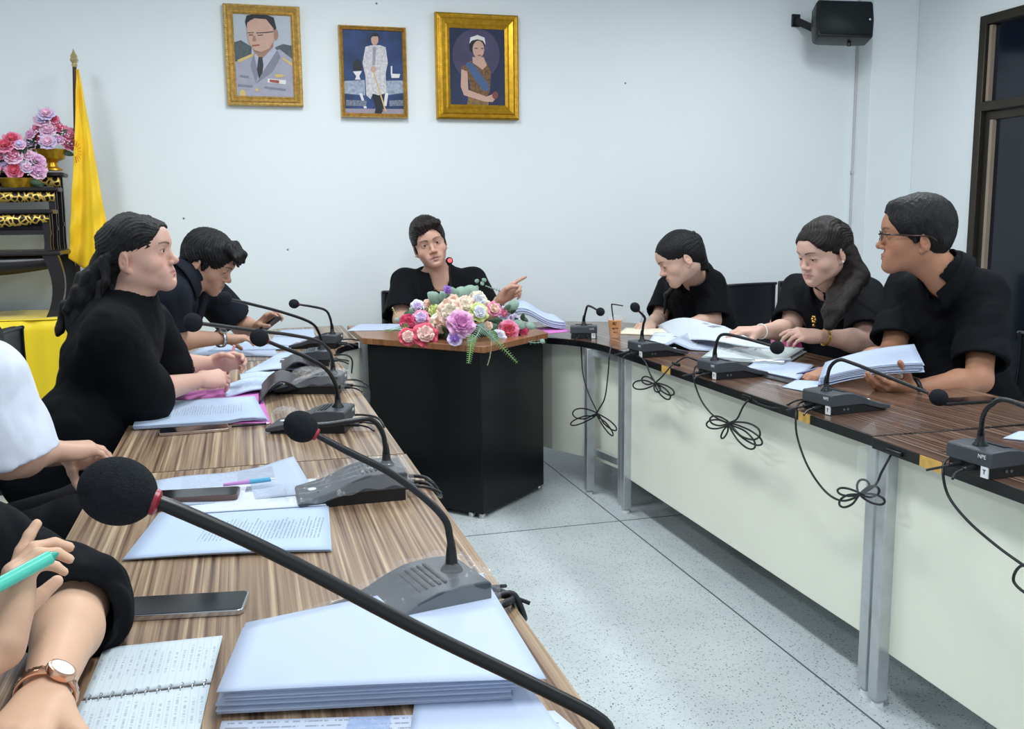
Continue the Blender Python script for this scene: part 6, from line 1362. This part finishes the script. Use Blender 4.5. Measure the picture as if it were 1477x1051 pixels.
def leaf(mb, a, d, L, w, n=(0, -1, .3), bend=.2):
    a = Vector(a); d = Vector(d).normalized(); n = Vector(n).normalized(); s_ = d.cross(n).normalized(); vs = []
    for i in range(7):
        u = i/6; hw = w*math.sin(u*PI*.94+.1)**.8*.5; c = a+d*L*u+n*(bend*L*(u-u*u*1.2)); vs += [c-s_*hw+n*.15*hw, c, c+s_*hw+n*.15*hw]
    mb.add(vs, [(3*i+j, 3*i+3+j, 3*i+4+j, 3*i+1+j) for i in range(6) for j in range(2)])
M_LEAFG = fl_mat('grey green leaf', (132, 158, 142)); M_LEAFD = fl_mat('dark leaf', (52, 78, 54)); M_LEAFL = fl_mat('fresh fern', (128, 170, 100)); M_STEM = fl_mat('stem', (120, 140, 100))
FP = fl_mat('peony lilac', (222, 168, 206)); FP2 = fl_mat('peony heart', (204, 130, 184)); FC = fl_mat('coral', (214, 84, 108)); FCI = fl_mat('blush cream', (240, 206, 196)); FM = fl_mat('magenta', (206, 62, 104)); FW = fl_mat('white', (226, 226, 236)); FPE = fl_mat('peach', (238, 202, 182)); FCR = fl_mat('cream', (240, 230, 210))
FB = fl_mat('royal blue', (24, 44, 150)); FV = fl_mat('violet', (150, 110, 186)); FY_ = fl_mat('lime', (208, 218, 140)); FPK = fl_mat('pink', (232, 140, 172)); FLW = fl_mat('lilac white', (214, 196, 228))
bq = thing('flower_arrangement', 'large artificial flower arrangement spilling over the front of the head desk', 'flowers', (.97, 4.42, DZ))
hang(MB().box((.78, 4.36, DZ), (1.28, 4.52, DZ+.05)).build('foam_base', M_LEAFD, bevel=.02), bq)
FL = [(613, 484, 17, FC, FCI, 0), (587, 486, 12, FC, FCI, 0), (587, 465, 11, FM, FM, .05), (664, 468, 19, FP, FP2, 0), (656, 489, 10, FLW, FV, -.02), (649, 450, 17, FPE, FCR, .08), (636, 465, 14, FCR, FPE, .05), (637, 437, 10, FB, FB, .12), (645, 418, 6, FV, FV, .18), (618, 441, 9, FPE, FPE, .12), (602, 442, 9, FW, FLW, .10), (607, 459, 11, FPK, FLW, .06), (671, 441, 13, FPE, FCR, .12), (688, 434, 13, FCR, FW, .14), (690, 451, 13, FY_, FW, .08), (712, 446, 10, FPK, FPE, .12), (726, 451, 9, FLW, FPK, .12), (733, 477, 14, FPK, FC, .05), (755, 477, 7, FC, FM, .06), (719, 486, 10, FW, FW, .0), (742, 462, 8, FLW, FLW, .12), (627, 449, 9, FY_, FY_, .08), (700, 442, 9, FPE, FCR, .16), (654, 432, 7, FPE, FPE, .16), (676, 458, 8, FY_, FCR, .07), (704, 470, 6, FPE, FPE, .08)]
for i, (x, y, r, m1, m2, dy) in enumerate(FL):
    Yb = 4.28 if x < 640 else (4.12 if x < 715 else 4.30); c = ony(x, y, Yb+dy); rr = r/1380*camdist(c)*1.10
    flower(bq, ['rose', 'peony', 'carnation'][i % 3], c, rr, m1, m2, seed=i*3+1, rings=4 if r > 9 else 3, facing=(.2*math.sin(i), -1, .35+.2*math.cos(i*1.7)), npet=6)
mb = MB()
for (x, y, a, L, w) in ((664, 424, .5, .10, .07), (626, 430, 2.4, .09, .06), (677, 420, .2, .09, .06), (652, 425, 1.7, .08, .06), (640, 430, 2.0, .08, .05), (670, 432, .9, .09, .06), (740, 440, .4, .06, .05), (748, 468, -.4, .07, .05), (575, 462, 2.8, .05, .03), (596, 450, 2.3, .06, .03), (765, 470, -.2, .05, .04), (772, 487, -.8, .04, .03), (782, 492, -.5, .03, .025)):
    c = ony(x, y, 4.38 if x < 735 else 4.36); leaf(mb, c-Vector((math.cos(a), 0, math.sin(a)))*L*.5, (math.cos(a), -.2, math.sin(a)), L, w)
for k in range(9): c = ony(675+k*3.1, 419-k*2.0+3*math.sin(k), 4.42); leaf(mb, c, (math.cos(k*1.9), -.2, math.sin(k*1.9)+.3), .022, .02)
o = mb.build('grey_leaves', M_LEAFG, smooth=True, solid=.0008); hang(o, bq); o['kind'] = 'stuff'
mb = MB(); rg = random.Random(5)
for k in range(70):
    x = rg.uniform(585, 755); y = rg.uniform(440, 484); c = ony(x, y, (4.34 if x < 640 or x > 715 else 4.24)+rg.uniform(.0, .1)); a = rg.uniform(0, 6.28); leaf(mb, c, (math.cos(a), -.3, math.sin(a)), .045, .022)
o = mb.build('dark_leaves', M_LEAFD, smooth=True, solid=.0008); hang(o, bq); o['kind'] = 'stuff'
def fern(pts, w, m, n=16, Y_=4.15):
    mb = MB(); P_ = [ony(x, y, Y_ if len(p_) < 3 else p_[2]) for p_ in pts for x, y in [p_[:2]]]; mb.tube(P_, .0018, 6)
    for k in range(n):
        u = (k+.5)/n*(len(P_)-1); i = min(int(u), len(P_)-2); c = P_[i].lerp(P_[i+1], u-i); d = (P_[i+1]-P_[i]).normalized(); s_ = d.cross(Vector((0, -1, 0))).normalized(); wd = w*(1-.6*k/n)
        for q in (-1, 1): leaf(mb, c, s_*q+d*.35, wd, wd*.17)
    o = mb.build('fern_frond', m, smooth=True, solid=.0006); hang(o, bq); return o
fern([(682, 482, 4.08), (679, 500, 4.05), (676, 524, 4.03)], .028, M_LEAFL); fern([(705, 478, 4.08), (722, 498, 4.06), (746, 523, 4.10)], .024, M_LEAFL, 18); fern([(690, 468, 4.1), (704, 480, 4.06), (716, 492, 4.05)], .028, M_LEAFG)
fern([(590, 470, 4.3), (575, 474, 4.32), (556, 478, 4.35)], .022, M_LEAFL); fern([(585, 462, 4.36), (573, 456, 4.38), (566, 443, 4.4)], .018, fl_mat('olive', (170, 170, 110)), 9); fern([(694, 470, 4.1), (686, 486, 4.06), (674, 492, 4.02)], .024, M_LEAFG, 12)
fern([(709, 490, 4.06), (707, 512, 4.05), (703, 527, 4.05)], .010, fl_mat('dry stem', (176, 170, 140)), 6); fern([(722, 420, 4.45), (700, 412, 4.45)], .012, M_LEAFG, 6); fern([(752, 488, 4.3), (768, 494, 4.28), (784, 493, 4.3)], .018, M_LEAFG, 6)
FLP = fl_mat('pale pink', (236, 190, 214))
def bowl_bouquet(label, bx_, by_, Y_, r, seed):
    base = ony(bx_, by_, Y_); t = thing('gold_bowl', 'gold pedestal bowl under the '+('bouquet at the left photo edge' if 'edge' in label else 'bouquet beside the flag'), 'bowl', base, group='gold pedestal bowls')
    k = r/.075; MB().lathe([(.0, 0), (.052*k, 0), (.050*k, .010*k), (.030*k, .020*k), (.026*k, .042*k), (.034*k, .050*k), (.064*k, .062*k), (.078*k, .100*k), (.083*k, .112*k), (.078*k, .114*k), (.066*k, .075*k), (0, .070*k)], (0, 0, 0), 36).build('bowl', M_GOLD, t)
    f = thing('bouquet', label, 'flowers', base+Vector((0, 0, .105*k))); rg = random.Random(seed)
    FBK = [FPK, FP, FW, FC, FP]
    cols = [(FLP, FLP), (FPK, FC), (FLP, FLW), (FPK, FC), (FLW, FLP), (FLP, FP), (FPK, FPK), (FLP, FPK)]
    P_ = [(-.09, .02), (-.045, .045), (.0, .02), (.05, .035), (.09, .02), (-.06, .09), (.0, .085), (.055, .095), (-.025, .135), (.03, .14), (0.0, .165), (-.085, .06), (.088, .065)]
    for i, (x, z) in enumerate(P_):
        m1, m2 = cols[(i+seed) % 8]; flower(f, ['peony', 'rose'][i % 2], base+Vector((x*k*1.05, -.05*k+rg.uniform(-.02, .02)+abs(x)*.4, (.128+z)*k)), (.044 if i % 2 == 0 else .030)*k, m1, m2, seed=seed*20+i, rings=3, facing=(x*6, -1, .3+z*3))
    mb = MB()
    for q in range(26): a = rg.uniform(-.3, PI+.3); c = base+Vector((math.cos(a)*.055*k, rg.uniform(-.04, .03), (.12+math.sin(a)*.10)*k)); leaf(mb, c, (math.cos(a), -.1, math.sin(a)*.8-.1), .065*k, .03*k)
    o = mb.build('leaves', M_LEAFD, smooth=True, solid=.0008); hang(o, f); o['kind'] = 'stuff'
    mb = MB()
    for q in range(40): a = rg.uniform(0, PI); rr = rg.uniform(.06, .12); mb.ball((base.x+math.cos(a)*rr*k, base.y-.07*k, base.z+(.12+math.sin(a)*rr*1.2)*k), .004, 6, 4)
    o = mb.build('tiny_white_blossoms', FW, smooth=True); hang(o, f); o['kind'] = 'stuff'
bowl_bouquet('pink and lilac bouquet at the left photo edge on the middle altar tier', 28, 291, 5.45, .078, 1)
bowl_bouquet('pink and lilac bouquet on the highest altar tier beside the flag', 76, 246, 5.59, .072, 2)
# spare chair and perforated chair beside it
office_chair('black leather chair with piped backrest right of the writing woman', (3.02, 5.02, 0), PI+.28, h=.93, w=.50)
pc_ = thing('perforated_chair', 'dark plastic chair with perforated backrest behind the paper-sorting woman', 'chair', (3.50, 5.16, 0), PI)
pm_ = MB()
hx = ony(1138, 440, 5.3)
for i in range(9):
    for j in range(8):
        x = -.20+i*.05; z = .52+j*.05; pm_.box((x-.019, -.245, z-.019), (x+.019, -.235, z+.019))
bb = MB().box((-.23, -.262, .46), (.23, -.245, .93)).build('backrest', M_BLACK, pc_, bevel=.01); o = pm_.build('perforations', M_PLASTICL, bb); o['kind'] = 'stuff'
MB().box((-.23, -.23, .41), (.23, .22, .45)).build('seat', M_BLACK, pc_, bevel=.015)
for x in (-.2, .2):
    for y in (-.22, .19): MB().tube([(x, y, .42), (x*1.12, y*1.1, 0)], .013, 10, smooth=False).build('leg', M_BLACK, pc_)
